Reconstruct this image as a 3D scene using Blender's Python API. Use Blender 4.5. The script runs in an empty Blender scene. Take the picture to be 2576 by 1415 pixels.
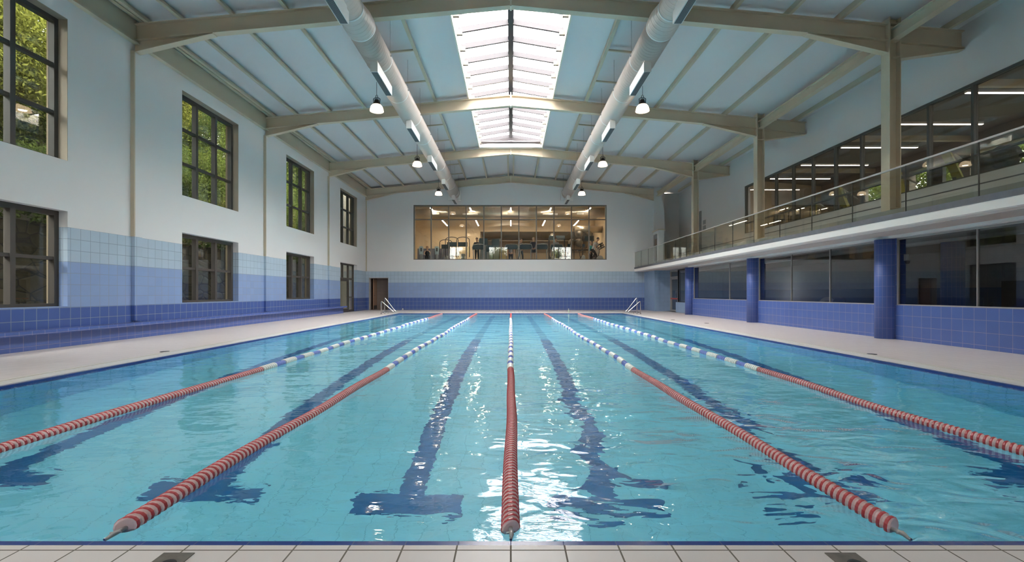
import bpy, bmesh, math, random
import numpy as np
from mathutils import Vector, Matrix, noise
random.seed(7)
rng = np.random.default_rng(11)
scene = bpy.context.scene
COL = scene.collection
PI = math.pi

# ------------------------------------------------------------------ key dimensions (metres)
HC = 1.18                    # camera height over the deck
F = 1206.0                   # focal length in pixels of a 2576 wide frame
XL, XR, XG = -10.03, 9.80, 12.05   # left wall, lower right wall, upper gallery wall
YEND, YBACK = 33.2, -1.6     # end wall, wall behind the camera
FR = [12.8, 19.6, 26.4, 33.08]     # portal frames
PX, PY0, PY1 = 6.47, 2.30, 27.9    # pool half width, near and far edge
WZ = -0.03                   # water level
ROOF_S = 0.092
def zt(x): return 9.25 - ROOF_S * abs(x)     # top of rafters
def zb(x): return 8.81 - ROOF_S * abs(x)     # bottom of rafters
def zc(x): return zt(x) + 0.16               # underside of roof lining

# ------------------------------------------------------------------ mesh builder
class MB:
    def __init__(s): s.v, s.f, s.uv, s.m, s.sm = [], [], [], [], []
    def face(s, pts, m=0, uv=None, smooth=False):
        b = len(s.v); s.v += [tuple(p) for p in pts]
        s.f.append(tuple(range(b, b + len(pts))))
        if uv is None:
            a, c = Vector(pts[1]) - Vector(pts[0]), Vector(pts[2]) - Vector(pts[0])
            n = a.cross(c)
            k = max(range(3), key=lambda i: abs(n[i]))
            uv = [((p[1], p[2]) if k == 0 else (p[0], p[2]) if k == 1 else (p[0], p[1])) for p in pts]
        s.uv += uv; s.m.append(m); s.sm.append(smooth)
        return s
    def box(s, x0, x1, y0, y1, z0, z1, m=0):
        x0, x1 = min(x0, x1), max(x0, x1); y0, y1 = min(y0, y1), max(y0, y1); z0, z1 = min(z0, z1), max(z0, z1)
        P = [(x0,y0,z0),(x1,y0,z0),(x1,y1,z0),(x0,y1,z0),(x0,y0,z1),(x1,y0,z1),(x1,y1,z1),(x0,y1,z1)]
        for q in ((0,3,2,1),(4,5,6,7),(0,1,5,4),(1,2,6,5),(2,3,7,6),(3,0,4,7)): s.face([P[i] for i in q], m)
        return s
    def hexa(s, P, m=0):                      # 8 points, bottom ring then top ring
        for q in ((0,3,2,1),(4,5,6,7),(0,1,5,4),(1,2,6,5),(2,3,7,6),(3,0,4,7)): s.face([P[i] for i in q], m)
        return s
    def prism_xz(s, poly, y0, y1, m=0):       # polygon in XZ extruded along Y
        n = len(poly)
        s.face([(x, y0, z) for x, z in poly], m); s.face([(x, y1, z) for x, z in reversed(poly)], m)
        for i in range(n):
            a, b = poly[i], poly[(i+1) % n]
            s.face([(a[0],y0,a[1]),(a[0],y1,a[1]),(b[0],y1,b[1]),(b[0],y0,b[1])], m)
        return s
    def prism_yz(s, poly, x0, x1, m=0):
        n = len(poly)
        s.face([(x0, y, z) for y, z in poly], m); s.face([(x1, y, z) for y, z in reversed(poly)], m)
        for i in range(n):
            a, b = poly[i], poly[(i+1) % n]
            s.face([(x0,a[0],a[1]),(x1,a[0],a[1]),(x1,b[0],b[1]),(x0,b[0],b[1])], m)
        return s
    def ring_sweep(s, rings, m=0, mats=None, caps=True, smooth=True, uvs=None):
        n = len(rings[0])
        for i in range(len(rings) - 1):
            A, B = rings[i], rings[i+1]
            mm = mats[i] if mats else m
            for j in range(n):
                k = (j+1) % n
                uv = None
                if uvs:
                    ua, ub, pa, pb = uvs[1]*j/n, uvs[1]*(j+1)/n, uvs[0][i], uvs[0][i+1]
                    uv = [(ua,pa),(ub,pa),(ub,pb),(ua,pb)]
                s.face([A[j], A[k], B[k], B[j]], mm, uv, smooth)
        if caps:
            s.face(list(reversed(rings[0])), mats[0] if mats else m); s.face(rings[-1], mats[-1] if mats else m)
        return s
    def tube(s, pts, r, seg=8, m=0, caps=True):
        pts = [Vector(p) for p in pts]; rings = []
        up0 = Vector((0.12, 0.31, 0.95))
        for i, p in enumerate(pts):
            d = (pts[min(i+1, len(pts)-1)] - pts[max(i-1, 0)]).normalized()
            a = d.cross(up0)
            if a.length < 0.05: a = d.cross(Vector((1, 0, 0)))
            a.normalize(); b = d.cross(a)
            rr = r[i] if isinstance(r, (list, tuple)) else r
            rings.append([tuple(p + rr*(math.cos(2*PI*j/seg)*a + math.sin(2*PI*j/seg)*b)) for j in range(seg)])
        return s.ring_sweep(rings, m, caps=caps)
    def lathe(s, prof, c, axis='z', seg=16, m=0, mats=None, caps=True, uvscale=False, smooth=True):
        rings = []
        for r, h in prof:
            ring = []
            for j in range(seg):
                a = 2*PI*j/seg; ca, sa = r*math.cos(a), r*math.sin(a)
                if axis == 'z': ring.append((c[0]+ca, c[1]+sa, c[2]+h))
                elif axis == 'y': ring.append((c[0]-ca, c[1]+h, c[2]+sa))
                else: ring.append((c[0]+h, c[1]+ca, c[2]+sa))
            rings.append(ring)
        uvs = ([c[2]+h for r, h in prof], 2*PI*max(r for r, h in prof)) if uvscale else None
        return s.ring_sweep(rings, m, mats, caps, smooth, uvs)
    def sphere(s, c, rx, ry=None, rz=None, m=0, seg=12, rg=8):
        ry = ry or rx; rz = rz or rx
        rings = []
        for i in range(1, rg):
            t = PI*i/rg
            rings.append([(c[0]+rx*math.sin(t)*math.cos(2*PI*j/seg), c[1]+ry*math.sin(t)*math.sin(2*PI*j/seg), c[2]-rz*math.cos(t)) for j in range(seg)])
        s.ring_sweep(rings, m, caps=False)
        for j in range(seg):
            k = (j+1) % seg
            s.face([rings[0][k], rings[0][j], (c[0], c[1], c[2]-rz)], m, None, True)
            s.face([rings[-1][j], rings[-1][k], (c[0], c[1], c[2]+rz)], m, None, True)
        return s
    def data(s, name, mats, off=(0, 0, 0), weld=True):
        me = bpy.data.meshes.new(name)
        me.from_pydata([(v[0]-off[0], v[1]-off[1], v[2]-off[2]) for v in s.v], [], s.f)
        ul = me.uv_layers.new(name='UVMap')
        ul.data.foreach_set('uv', [c for uv in s.uv for c in uv])
        for mt in (mats if isinstance(mats, (list, tuple)) else [mats]): me.materials.append(mt)
        me.polygons.foreach_set('material_index', s.m)
        me.polygons.foreach_set('use_smooth', s.sm)
        if weld and len(s.v) < 400000:
            bm = bmesh.new(); bm.from_mesh(me)
            bmesh.ops.remove_doubles(bm, verts=bm.verts, dist=1e-5)
            bmesh.ops.recalc_face_normals(bm, faces=bm.faces)
            bm.to_mesh(me); bm.free()
        me.update()
        return me

def wloc(o):
    v = Vector((0, 0, 0))
    while o is not None: v += o.location; o = o.parent
    return v
def obj(name, mb, mats, parent=None, label=None, weld=True):
    o = bpy.data.objects.new(name, mb.data(name, mats, wloc(parent) if parent else (0,0,0), weld))
    COL.objects.link(o)
    if parent: o.parent = parent
    if label: o['label'] = label
    return o
def thing(name, label, cat, loc=(0, 0, 0), group=None):
    o = bpy.data.objects.new(name, None); COL.objects.link(o)
    o.location = loc; o.empty_display_size = 0.2
    o['label'] = label; o['category'] = cat
    if group: o['group'] = group
    return o
def tag(o, label, cat, group=None, kind=None):
    o['label'] = label; o['category'] = cat
    if group: o['group'] = group
    if kind: o['kind'] = kind
    return o
def struct(name, mb=None, mats=None, loc=(0, 0, 0), label=None, cat=None):
    if mb is None:
        o = bpy.data.objects.new(name, None); COL.objects.link(o); o.location = loc
    else: o = obj(name, mb, mats)
    o['kind'] = 'structure'
    if label: o['label'] = label
    if cat: o['category'] = cat
    return o
def copy_tree(o, parent=None):
    c = o.copy(); COL.objects.link(c); c.parent = parent
    for ch in [x for x in COL.objects if x.parent == o]: copy_tree(ch, c)
    return c
def dup(root, loc, rz=0.0, label=None, s=1.0, group=None):
    c = copy_tree(root); c.location = loc; c.rotation_euler = (0, 0, rz); c.scale = (s, s, s)
    if label: c['label'] = label
    if group: c['group'] = group
    return c

# ------------------------------------------------------------------ materials
def newmat(name):
    m = bpy.data.materials.new(name); m.use_nodes = True
    nt = m.node_tree; nt.nodes.clear()
    out = nt.nodes.new('ShaderNodeOutputMaterial')
    return m, nt, out
def N(nt, t, **kw):
    n = nt.nodes.new(t)
    for k, v in kw.items():
        if k.startswith('i_'): n.inputs[int(k[2:])].default_value = v
        else: setattr(n, k, v)
    return n
def mth(nt, op, a, b=None, c=None, clamp=False):
    n = nt.nodes.new('ShaderNodeMath'); n.operation = op; n.use_clamp = clamp
    for i, x in enumerate((a, b, c)):
        if x is None: continue
        if isinstance(x, (int, float)): n.inputs[i].default_value = x
        else: nt.links.new(x, n.inputs[i])
    return n.outputs[0]
def mixc(nt, f, a, b):
    n = nt.nodes.new('ShaderNodeMix'); n.data_type = 'RGBA'
    for s_, x in ((n.inputs[0], f), (n.inputs[6], a), (n.inputs[7], b)):
        if isinstance(x, (int, float)): s_.default_value = x
        elif isinstance(x, tuple): s_.default_value = (*x[:3], 1)
        else: nt.links.new(x, s_)
    return n.outputs[2]
def solid(name, col, rough=0.5, metal=0.0, var=0.06, scale=3.0, bump=0.0, spec=0.5, bscale=40.0):
    m, nt, out = newmat(name)
    p = N(nt, 'ShaderNodeBsdfPrincipled')
    p.inputs['Roughness'].default_value = rough; p.inputs['Metallic'].default_value = metal
    p.inputs['Specular IOR Level'].default_value = spec
    geo = N(nt, 'ShaderNodeNewGeometry')
    nz = N(nt, 'ShaderNodeTexNoise'); nz.inputs['Scale'].default_value = scale; nz.inputs['Detail'].default_value = 4
    nt.links.new(geo.outputs['Position'], nz.inputs['Vector'])
    lo = tuple(c*(1-var) for c in col); hi = tuple(min(1, c*(1+var)) for c in col)
    nt.links.new(mixc(nt, nz.outputs['Fac'], lo, hi), p.inputs['Base Color'])
    if bump:
        nb = N(nt, 'ShaderNodeTexNoise'); nb.inputs['Scale'].default_value = bscale
        nt.links.new(geo.outputs['Position'], nb.inputs['Vector'])
        b = N(nt, 'ShaderNodeBump'); b.inputs['Strength'].default_value = bump; b.inputs['Distance'].default_value = 0.01
        nt.links.new(nb.outputs['Fac'], b.inputs['Height']); nt.links.new(b.outputs['Normal'], p.inputs['Normal'])
    nt.links.new(p.outputs['BSDF'], out.inputs['Surface'])
    return m
def tiled(name, bands, su=0.26, sv=0.26, ov=0.0, ou=0.0, grout=(0.30,0.32,0.36), gw=0.008, rough=0.22, top=None, var=0.05, wob=0.0, patch=None):
    """bands: list of (z upper limit, colour); top: (z, colour) painted plaster above the tiles"""
    m, nt, out = newmat(name)
    p = N(nt, 'ShaderNodeBsdfPrincipled'); p.inputs['Specular IOR Level'].default_value = 0.5
    uv = N(nt, 'ShaderNodeUVMap'); uv.uv_map = 'UVMap'
    sep = N(nt, 'ShaderNodeSeparateXYZ'); nt.links.new(uv.outputs[0], sep.inputs[0])
    geo = N(nt, 'ShaderNodeNewGeometry'); sp = N(nt, 'ShaderNodeSeparateXYZ'); nt.links.new(geo.outputs['Position'], sp.inputs[0])
    Z = sp.outputs[2]
    U = mth(nt, 'DIVIDE', mth(nt, 'ADD', sep.outputs[0], 100*su + ou), su)
    V = mth(nt, 'DIVIDE', mth(nt, 'ADD', sep.outputs[1], 100*sv + ov), sv)
    fu, fv = mth(nt, 'FRACT', U), mth(nt, 'FRACT', V)
    du = mth(nt, 'MULTIPLY', mth(nt, 'MINIMUM', fu, mth(nt, 'SUBTRACT', 1.0, fu)), su)
    dv = mth(nt, 'MULTIPLY', mth(nt, 'MINIMUM', fv, mth(nt, 'SUBTRACT', 1.0, fv)), sv)
    g = mth(nt, 'LESS_THAN', mth(nt, 'MINIMUM', du, dv), gw/2)
    col = bands[-1][1]
    for zmax, c in reversed(bands[:-1]):
        f = mth(nt, 'LESS_THAN', Z, zmax)
        col = mixc(nt, f, col, c)
    cmb = N(nt, 'ShaderNodeCombineXYZ')
    nt.links.new(mth(nt, 'FLOOR', U), cmb.inputs[0]); nt.links.new(mth(nt, 'FLOOR', V), cmb.inputs[1])
    wn = N(nt, 'ShaderNodeTexWhiteNoise'); wn.noise_dimensions = '3D'; nt.links.new(cmb.outputs[0], wn.inputs['Vector'])
    hsv = N(nt, 'ShaderNodeHueSaturation')
    nt.links.new(mth(nt, 'ADD', mth(nt, 'MULTIPLY', wn.outputs['Value'], var), 1-var/2), hsv.inputs['Value'])
    if isinstance(col, tuple): hsv.inputs['Color'].default_value = (*col, 1)
    else: nt.links.new(col, hsv.inputs['Color'])
    fin = mixc(nt, g, hsv.outputs[0], grout)
    rg = mth(nt, 'ADD', mth(nt, 'MULTIPLY', g, 0.5), rough)
    if top:
        f = mth(nt, 'GREATER_THAN', Z, top[0])
        fin = mixc(nt, f, fin, top[1])
        rg = mth(nt, 'MAXIMUM', rg, mth(nt, 'MULTIPLY', f, 0.75))
        g = mth(nt, 'MULTIPLY', g, mth(nt, 'SUBTRACT', 1.0, f))
    if patch:     # dirt
        nz = N(nt, 'ShaderNodeTexNoise'); nz.inputs['Scale'].default_value = 1.3; nz.inputs['Detail'].default_value = 5
        nt.links.new(geo.outputs['Position'], nz.inputs['Vector'])
        fin = mixc(nt, mth(nt, 'MULTIPLY', nz.outputs['Fac'], patch[0]), fin, patch[1])
    b = N(nt, 'ShaderNodeBump'); b.inputs['Strength'].default_value = 0.35; b.inputs['Distance'].default_value = 0.004
    nt.links.new(mth(nt, 'SUBTRACT', 1.0, g), b.inputs['Height']); nt.links.new(b.outputs['Normal'], p.inputs['Normal'])
    nt.links.new(fin, p.inputs['Base Color']); nt.links.new(rg, p.inputs['Roughness'])
    nt.links.new(p.outputs['BSDF'], out.inputs['Surface'])
    return m
def glass(name, tint=(0.95,0.97,0.96), refl=1.0, base=0.05):
    m, nt, out = newmat(name)
    lw = N(nt, 'ShaderNodeLayerWeight'); lw.inputs['Blend'].default_value = 0.5
    f5 = mth(nt, 'POWER', lw.outputs['Facing'], 4.2)
    fac = mth(nt, 'MULTIPLY', mth(nt, 'ADD', mth(nt, 'MULTIPLY', f5, 0.9), base), refl, clamp=True)
    t = N(nt, 'ShaderNodeBsdfTransparent'); t.inputs[0].default_value = (*tint, 1)
    g = N(nt, 'ShaderNodeBsdfGlossy'); g.inputs['Roughness'].default_value = 0.0; g.inputs[0].default_value = (1,1,1,1)
    mx = N(nt, 'ShaderNodeMixShader'); nt.links.new(fac, mx.inputs[0]); nt.links.new(t.outputs[0], mx.inputs[1]); nt.links.new(g.outputs[0], mx.inputs[2])
    nt.links.new(mx.outputs[0], out.inputs['Surface'])
    return m
def emit(name, col, st):
    m, nt, out = newmat(name)
    e = N(nt, 'ShaderNodeEmission'); e.inputs[0].default_value = (*col, 1); e.inputs[1].default_value = st
    nt.links.new(e.outputs[0], out.inputs['Surface'])
    return m

WHITE = (0.745, 0.725, 0.71)
C_DARK, C_MID, C_LIGHT = (0.076, 0.128, 0.36), (0.28, 0.38, 0.61), (0.46, 0.565, 0.665)
M = {}
OV = 0.26*10 - 2.67 % 0.26
M['wall'] = tiled('wall_plaster_and_tile', [(0.86, C_DARK), (1.89, C_MID), (99, C_LIGHT)], ov=-0.07, top=(2.67, WHITE), grout=(0.25,0.30,0.38), gw=0.011)
M['wall_end'] = M['wall']
M['tile_blue'] = tiled('dark_blue_tile', [(99, (0.088, 0.145, 0.41))], ov=-0.09, grout=(0.26,0.25,0.42), gw=0.008)
M['tile_mid'] = tiled('mid_blue_tile', [(99, (0.29, 0.40, 0.57))], ov=-0.07, grout=(0.2,0.28,0.4), gw=0.008)
M['tile_col'] = tiled('column_blue_tile', [(99, (0.065, 0.12, 0.37))], su=0.092, sv=0.27, grout=(0.30,0.28,0.48), gw=0.005, rough=0.45)
M['tile_grey'] = tiled('grey_beige_tile', [(99, (0.34, 0.27, 0.235))], grout=(0.2,0.17,0.16), gw=0.008)
M['plaster'] = solid('white_plaster', WHITE, 0.8, var=0.02, scale=0.6)
M['ceiling'] = solid('pale_blue_roof_lining', (0.71, 0.69, 0.695), 0.55, var=0.03, scale=0.5)
M['steel'] = solid('cream_painted_steel', (0.68, 0.565, 0.42), 0.45, var=0.05, scale=1.5)
M['steel2'] = solid('cream_painted_purlin', (0.58, 0.50, 0.375), 0.5, var=0.05, scale=1.5)
M['duct'] = None
M['whitebox'] = solid('white_powder_coat', (0.80, 0.77, 0.735), 0.4, var=0.02)
M['skybar'] = solid('grey_pink_glazing_bar', (0.050, 0.043, 0.046), 0.45, var=0.03)
M['ridge'] = solid('dark_ridge_gutter', (0.035, 0.032, 0.036), 0.5, var=0.1)
M['bracket'] = solid('cream_bracket', (0.14, 0.125, 0.105), 0.5, var=0.04)
M['kerb'] = solid('cream_upstand', (0.80, 0.74, 0.62), 0.5, var=0.04)
M['frame'] = solid('dark_grey_window_frame', (0.075, 0.075, 0.07), 0.5, var=0.06, spec=0.25)
M['frame2'] = solid('bronze_grey_window_frame', (0.085, 0.075, 0.066), 0.5, var=0.06, spec=0.25)
M['frame_end'] = solid('taupe_window_frame', (0.20, 0.185, 0.165), 0.5, var=0.04, spec=0.3)
M['frame_gal'] = solid('slate_window_frame', (0.115, 0.118, 0.11), 0.5, var=0.04, spec=0.3)
M['alu'] = solid('pale_grey_aluminium', (0.42, 0.40, 0.385), 0.4, 0.3, var=0.05)
M['inox'] = solid('brushed_stainless_steel', (0.62, 0.60, 0.58), 0.22, 1.0, var=0.05)
M['darkmetal'] = solid('black_metal', (0.03, 0.03, 0.032), 0.4, 0.4)
M['deck'] = tiled('white_deck_tile', [(99, (0.76, 0.68, 0.655))], su=0.25, sv=0.25, ou=0.0, ov=0.053, grout=(0.12,0.095,0.07), gw=0.008, rough=0.4, var=0.05, patch=(0.25,(0.62,0.55,0.52)))
M['deck_side'] = tiled('white_deck_tile_fine', [(99, (0.76, 0.675, 0.65))], su=0.25, sv=0.125, grout=(0.50,0.45,0.42), gw=0.004, rough=0.42, var=0.05)
M['coping'] = solid('cream_coping_stone', (0.74, 0.69, 0.62), 0.4, var=0.05)
M['rim'] = tiled('navy_rim_tile', [(99, (0.025, 0.055, 0.24))], su=0.25, sv=0.25, grout=(0.03,0.05,0.16), gw=0.004)
M['dark_slab'] = solid('dark_slate_strip', (0.15, 0.145, 0.16), 0.6, var=0.25, scale=6, bump=0.2)
M['greykerb'] = solid('grey_render', (0.40, 0.39, 0.38), 0.7, var=0.04)
M['glass'] = glass('window_glass')
M['glass_dark'] = glass('dark_tinted_glass', (0.72, 0.73, 0.74), 1.0, 0.06)
M['glass_green'] = glass('greenish_balustrade_glass', (0.84, 0.86, 0.82), 0.8)
M['pane_sky'] = glass('skylight_pane', (0.97, 0.98, 1.0), 0.3, 0.03)
# ribbed duct
def duct_mat():
    m, nt, out = newmat('white_spiral_duct')
    p = N(nt, 'ShaderNodeBsdfPrincipled'); p.inputs['Base Color'].default_value = (0.66, 0.56, 0.50, 1); p.inputs['Roughness'].default_value = 0.38
    geo = N(nt, 'ShaderNodeNewGeometry'); sp = N(nt, 'ShaderNodeSeparateXYZ'); nt.links.new(geo.outputs['Position'], sp.inputs[0])
    a = mth(nt, 'SINE', mth(nt, 'MULTIPLY', mth(nt, 'ADD', sp.outputs[1], mth(nt, 'MULTIPLY', sp.outputs[0], 0.12)), 2*PI/0.14))
    h = mth(nt, 'POWER', mth(nt, 'MAXIMUM', a, 0.0), 6.0)
    b = N(nt, 'ShaderNodeBump'); b.inputs['Strength'].default_value = 0.6; b.inputs['Distance'].default_value = 0.012
    nt.links.new(h, b.inputs['Height']); nt.links.new(b.outputs['Normal'], p.inputs['Normal'])
    nt.links.new(p.outputs['BSDF'], out.inputs['Surface'])
    return m
M['duct'] = duct_mat()
M['silver'] = solid('silver_foil_duct', (0.55, 0.48, 0.38), 0.3, 0.7, var=0.2, scale=3, bump=0.4, bscale=6)
def grille_mat():
    m, nt, out = newmat('black_louvre_grille')
    p = N(nt, 'ShaderNodeBsdfPrincipled'); p.inputs['Roughness'].default_value = 0.5
    geo = N(nt, 'ShaderNodeNewGeometry'); sp = N(nt, 'ShaderNodeSeparateXYZ'); nt.links.new(geo.outputs['Position'], sp.inputs[0])
    fr = mth(nt, 'FRACT', mth(nt, 'MULTIPLY', mth(nt, 'ADD', sp.outputs[0], 20.0), 1/0.03))
    nt.links.new(mixc(nt, mth(nt, 'GREATER_THAN', fr, 0.62), (0.03, 0.035, 0.04), (0.22, 0.24, 0.25)), p.inputs['Base Color'])
    nt.links.new(p.outputs['BSDF'], out.inputs['Surface'])
    return m
M['grille'] = grille_mat()

# ------------------------------------------------------------------ water
def water_mat():
    m, nt, out = newmat('rippled_pool_water')
    geo = N(nt, 'ShaderNodeNewGeometry')
    def nse(scale, sx, sy, detail, dist=0.0):
        mp = N(nt, 'ShaderNodeMapping'); mp.inputs['Scale'].default_value = (sx, sy, 1); mp.inputs['Rotation'].default_value = (0, 0, 0.18)
        nt.links.new(geo.outputs['Position'], mp.inputs['Vector'])
        n = N(nt, 'ShaderNodeTexNoise'); n.inputs['Scale'].default_value = scale; n.inputs['Detail'].default_value = detail
        n.inputs['Distortion'].default_value = dist; n.inputs['Roughness'].default_value = 0.45
        nt.links.new(mp.outputs[0], n.inputs['Vector']); return n.outputs['Fac']
    big = nse(0.9, 1.0, 1.4, 1.0, 0.6)
    mid = nse(3.2, 1.0, 1.6, 1.5, 0.8)
    fine = nse(11.0, 1.0, 2.2, 1.5, 0.3)
    sp = N(nt, 'ShaderNodeSeparateXYZ'); nt.links.new(geo.outputs['Position'], sp.inputs[0])
    # calm patch on the near left, livelier under the centre rope
    act = N(nt, 'ShaderNodeTexNoise'); act.inputs['Scale'].default_value = 0.35; act.inputs['Detail'].default_value = 1
    nt.links.new(geo.outputs['Position'], act.inputs['Vector'])
    dx = mth(nt, 'SUBTRACT', sp.outputs[0], 1.7); dy = mth(nt, 'SUBTRACT', sp.outputs[1], 3.6)
    d = mth(nt, 'SQRT', mth(nt, 'ADD', mth(nt, 'MULTIPLY', dx, dx), mth(nt, 'MULTIPLY', mth(nt, 'MULTIPLY', dy, dy), 0.35)))
    near = mth(nt, 'SUBTRACT', 1.0, mth(nt, 'DIVIDE', d, 2.2), clamp=True)
    amp = mth(nt, 'ADD', 0.44, mth(nt, 'ADD', mth(nt, 'MULTIPLY', near, 2.6), mth(nt, 'MULTIPLY', act.outputs['Fac'], 0.5)))
    swell = mth(nt, 'MULTIPLY', big, mth(nt, 'ADD', 0.030, mth(nt, 'MULTIPLY', near, 0.022)))
    h = mth(nt, 'ADD', mth(nt, 'MULTIPLY', mth(nt, 'ADD', swell, mth(nt, 'MULTIPLY', mid, 0.0105)), amp), mth(nt, 'MULTIPLY', fine, 0.0010))
    b = N(nt, 'ShaderNodeBump'); b.inputs['Strength'].default_value = 1.0; b.inputs['Distance'].default_value = 1.0
    nt.links.new(h, b.inputs['Height'])
    g = N(nt, 'ShaderNodeBsdfGlass'); g.inputs['IOR'].default_value = 1.333; g.inputs['Roughness'].default_value = 0.0
    g.inputs['Color'].default_value = (0.985, 1.0, 1.0, 1)
    nt.links.new(b.outputs['Normal'], g.inputs['Normal'])
    nt.links.new(g.outputs[0], out.inputs['Surface'])
    return m
M['water'] = water_mat()
M['basin'] = tiled('turquoise_pool_tile', [(99, (0.28, 0.835, 0.985))], su=0.25, sv=0.25, grout=(0.19,0.66,0.82), gw=0.007, rough=0.3, var=0.05)
M['basin_wall'] = tiled('blue_pool_wall_tile', [(99, (0.20, 0.62, 0.88))], su=0.25, sv=0.25, grout=(0.08,0.42,0.60), gw=0.012, rough=0.3, var=0.05)
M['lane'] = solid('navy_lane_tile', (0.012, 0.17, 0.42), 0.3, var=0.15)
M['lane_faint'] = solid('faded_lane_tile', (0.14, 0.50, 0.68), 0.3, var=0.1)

# ------------------------------------------------------------------ shell
def wall_holes(mb, axis, c0, c1, u0, u1, z0, z1, holes, m=0):
    us = sorted({u0, u1, *[h[0] for h in holes], *[h[1] for h in holes]})
    zs = sorted({z0, z1, *[h[2] for h in holes], *[h[3] for h in holes]})
    for i in range(len(us)-1):
        run = None
        for j in range(len(zs)-1):
            cu, cz = (us[i]+us[i+1])/2, (zs[j]+zs[j+1])/2
            hole = any(h[0] < cu < h[1] and h[2] < cz < h[3] for h in holes)
            if not hole:
                if run is None: run = zs[j]
                end = zs[j+1]
            if (hole or j == len(zs)-2) and run is not None:
                e = zs[j] if hole else end
                if axis == 'x': mb.box(c0, c1, us[i], us[i+1], run, e, m)
                else: mb.box(us[i], us[i+1], c0, c1, run, e, m)
                run = None
    return mb

WIN_Y = [(1.05, 4.05), (7.85, 10.85), (14.63, 17.65), (21.42, 24.44), (28.2, 31.25)]
UZ, LZ = (4.17, 7.38), (0.88, 3.03)
holes = []
for i, (a, b) in enumerate(WIN_Y):
    holes.append((a, b, *UZ)); holes.append((a, b, *(LZ if i < 4 else (0.0, 3.0))))
mb = wall_holes(MB(), 'x', XL-0.42, XL, YBACK, YEND+0.4, -0.3, 8.45, holes)
for y in FR[:3]:
    mb.box(XL-0.02, XL+0.085, y-0.12, y+0.14, 0.44, 7.56)
struct('wall_left', mb, M['wall'])
# thin steel flange on the near side of each pilaster
for i, y in enumerate(FR):
    mb = MB().box(XL+0.002, XL+0.10, y-0.16, y-0.122, 2.68, 7.58) if i < 3 else MB().box(XL+0.002, XL+0.07, y+0.04, y+0.115, 2.68, 7.58)
    o = obj('steel_stanchion', mb, M['steel2'])
    tag(o, ['cream steel stanchion edge between the two nearest left window bays', 'cream steel stanchion edge under the second rafter on the left wall',
            'cream steel stanchion edge under the third rafter on the left wall', 'cream steel stanchion strip in the far left corner of the hall'][i], 'steel column')
# eave band
mb = MB()
for a, b in zip([YBACK]+FR[:3], FR):
    mb.box(XL, XL+0.05, a+0.02, b-0.02, 7.83, 8.44); mb.box(XL, XL+0.14, a+0.02, b-0.02, 7.80, 7.835)
tag(obj('eave_beam', mb, M['steel2']), 'long cream steel eave beam along the top of the left wall', 'beam')

# end wall
H_END = [(-6.74, 6.64, 3.48, 7.28), (-9.83, -8.48, 0.0, 2.24)]
mb = wall_holes(MB(), 'y', YEND, YEND+0.4, XL-0.5, 9.87, -0.3, 7.5, H_END)
mb.prism_xz([(XL-0.5, 7.5), (9.87, 7.5), (9.87, zc(9.87)+0.02), (0, zc(0)+0.02), (XL-0.5, zc(XL-0.5)+0.02)], YEND, YEND+0.4)
struct('wall_end', mb, M['wall'])
mb = MB().box(9.87, 10.62, YEND-0.06, YEND+1.4, 2.64, zc(10.2)+0.02).box(10.62, XG+0.3, YEND+1.1, YEND+1.4, 2.64, zc(12))
struct('wall_gallery_end', mb, M['plaster'])
# roof lining
mb = MB()
for s in (-1, 1):
    xe = 11.7 if s < 0 else 12.4  # left overhang added, run out past the wall to shade the passage outside
    for y0, y1, xi in ((YBACK-0.3, 12.75, 0.0), (12.75, 26.45, 1.72), (26.45, YEND+1.4, 0.0)):
        P = [(s*xi, zc(xi)), (s*xe, zc(xe)), (s*xe, zc(xe)+0.14), (s*xi, zc(xi)+0.14)]
        mb.prism_xz(P, y0, y1)
struct('ceiling', mb, M['ceiling'])
# wall behind the camera
mb = wall_holes(MB(), 'y', YBACK-0.4, YBACK, XL-0.5, XG+0.3, -0.3, 8.6, [(-8.8, -5.8, 5.0, 7.8), (-3.2, -.4, 5.0, 7.8), (5.8, 8.8, 5.0, 7.8)])
mb.prism_xz([(XL-0.5, 8.6), (XG+0.3, 8.6), (XG+.3, 8.3), (XG+0.3, zc(12)+0.02), (0, zc(0)+0.02), (XL-0.5, zc(10.5)+0.02)], YBACK-0.4, YBACK)
struct('wall_back', mb, M['wall'])

# deck
mb = MB()
mb.box(XL, XR+0.5, YBACK, PY0-0.06, -0.25, 0, 0)
mb.box(XL, XR+0.5, PY1+0.06, YEND+2.5, -0.25, 0, 0)
mb.box(XL, -PX-0.42, PY0-0.06, PY1+0.06, -0.25, 0, 1)
mb.box(PX+0.42, XR+0.5, PY0-0.06, PY1+0.06, -0.25, 0, 1)
struct('floor', mb, [M['deck'], M['deck_side']])
# overflow channel and coping strips along both sides
for s, nm in ((-1, 'trim_1'), (1, 'trim_2')):
    mb = MB()
    a = PX+0.06
    for k in range(6):
        mb.box(s*(a+0.045*k), s*(a+0.045*k+0.034), PY0-0.06, PY1+0.06, -0.03, 0.0, 0)
    mb.box(s*a, s*(a+0.27), PY0-0.06, PY1+0.06, -0.06, -0.03, 1)
    mb.box(s*(a+0.27), s*(PX+0.42), PY0-0.06, PY1+0.06, -0.06, 0.006, 2)
    struct(nm, mb, [M['whitebox'], M['greykerb'], M['coping']])
# navy rim right round the water
mb = MB()
for x0, x1, y0, y1 in ((-PX-0.06, PX+0.06, PY0-0.06, PY0), (-PX-0.06, PX+0.06, PY1, PY1+0.06), (-PX-0.06, -PX, PY0, PY1), (PX, PX+0.06, PY0, PY1)):
    mb.box(x0, x1, y0, y1, -0.25, -0.012)
struct('trim_3', mb, M['rim'])

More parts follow.
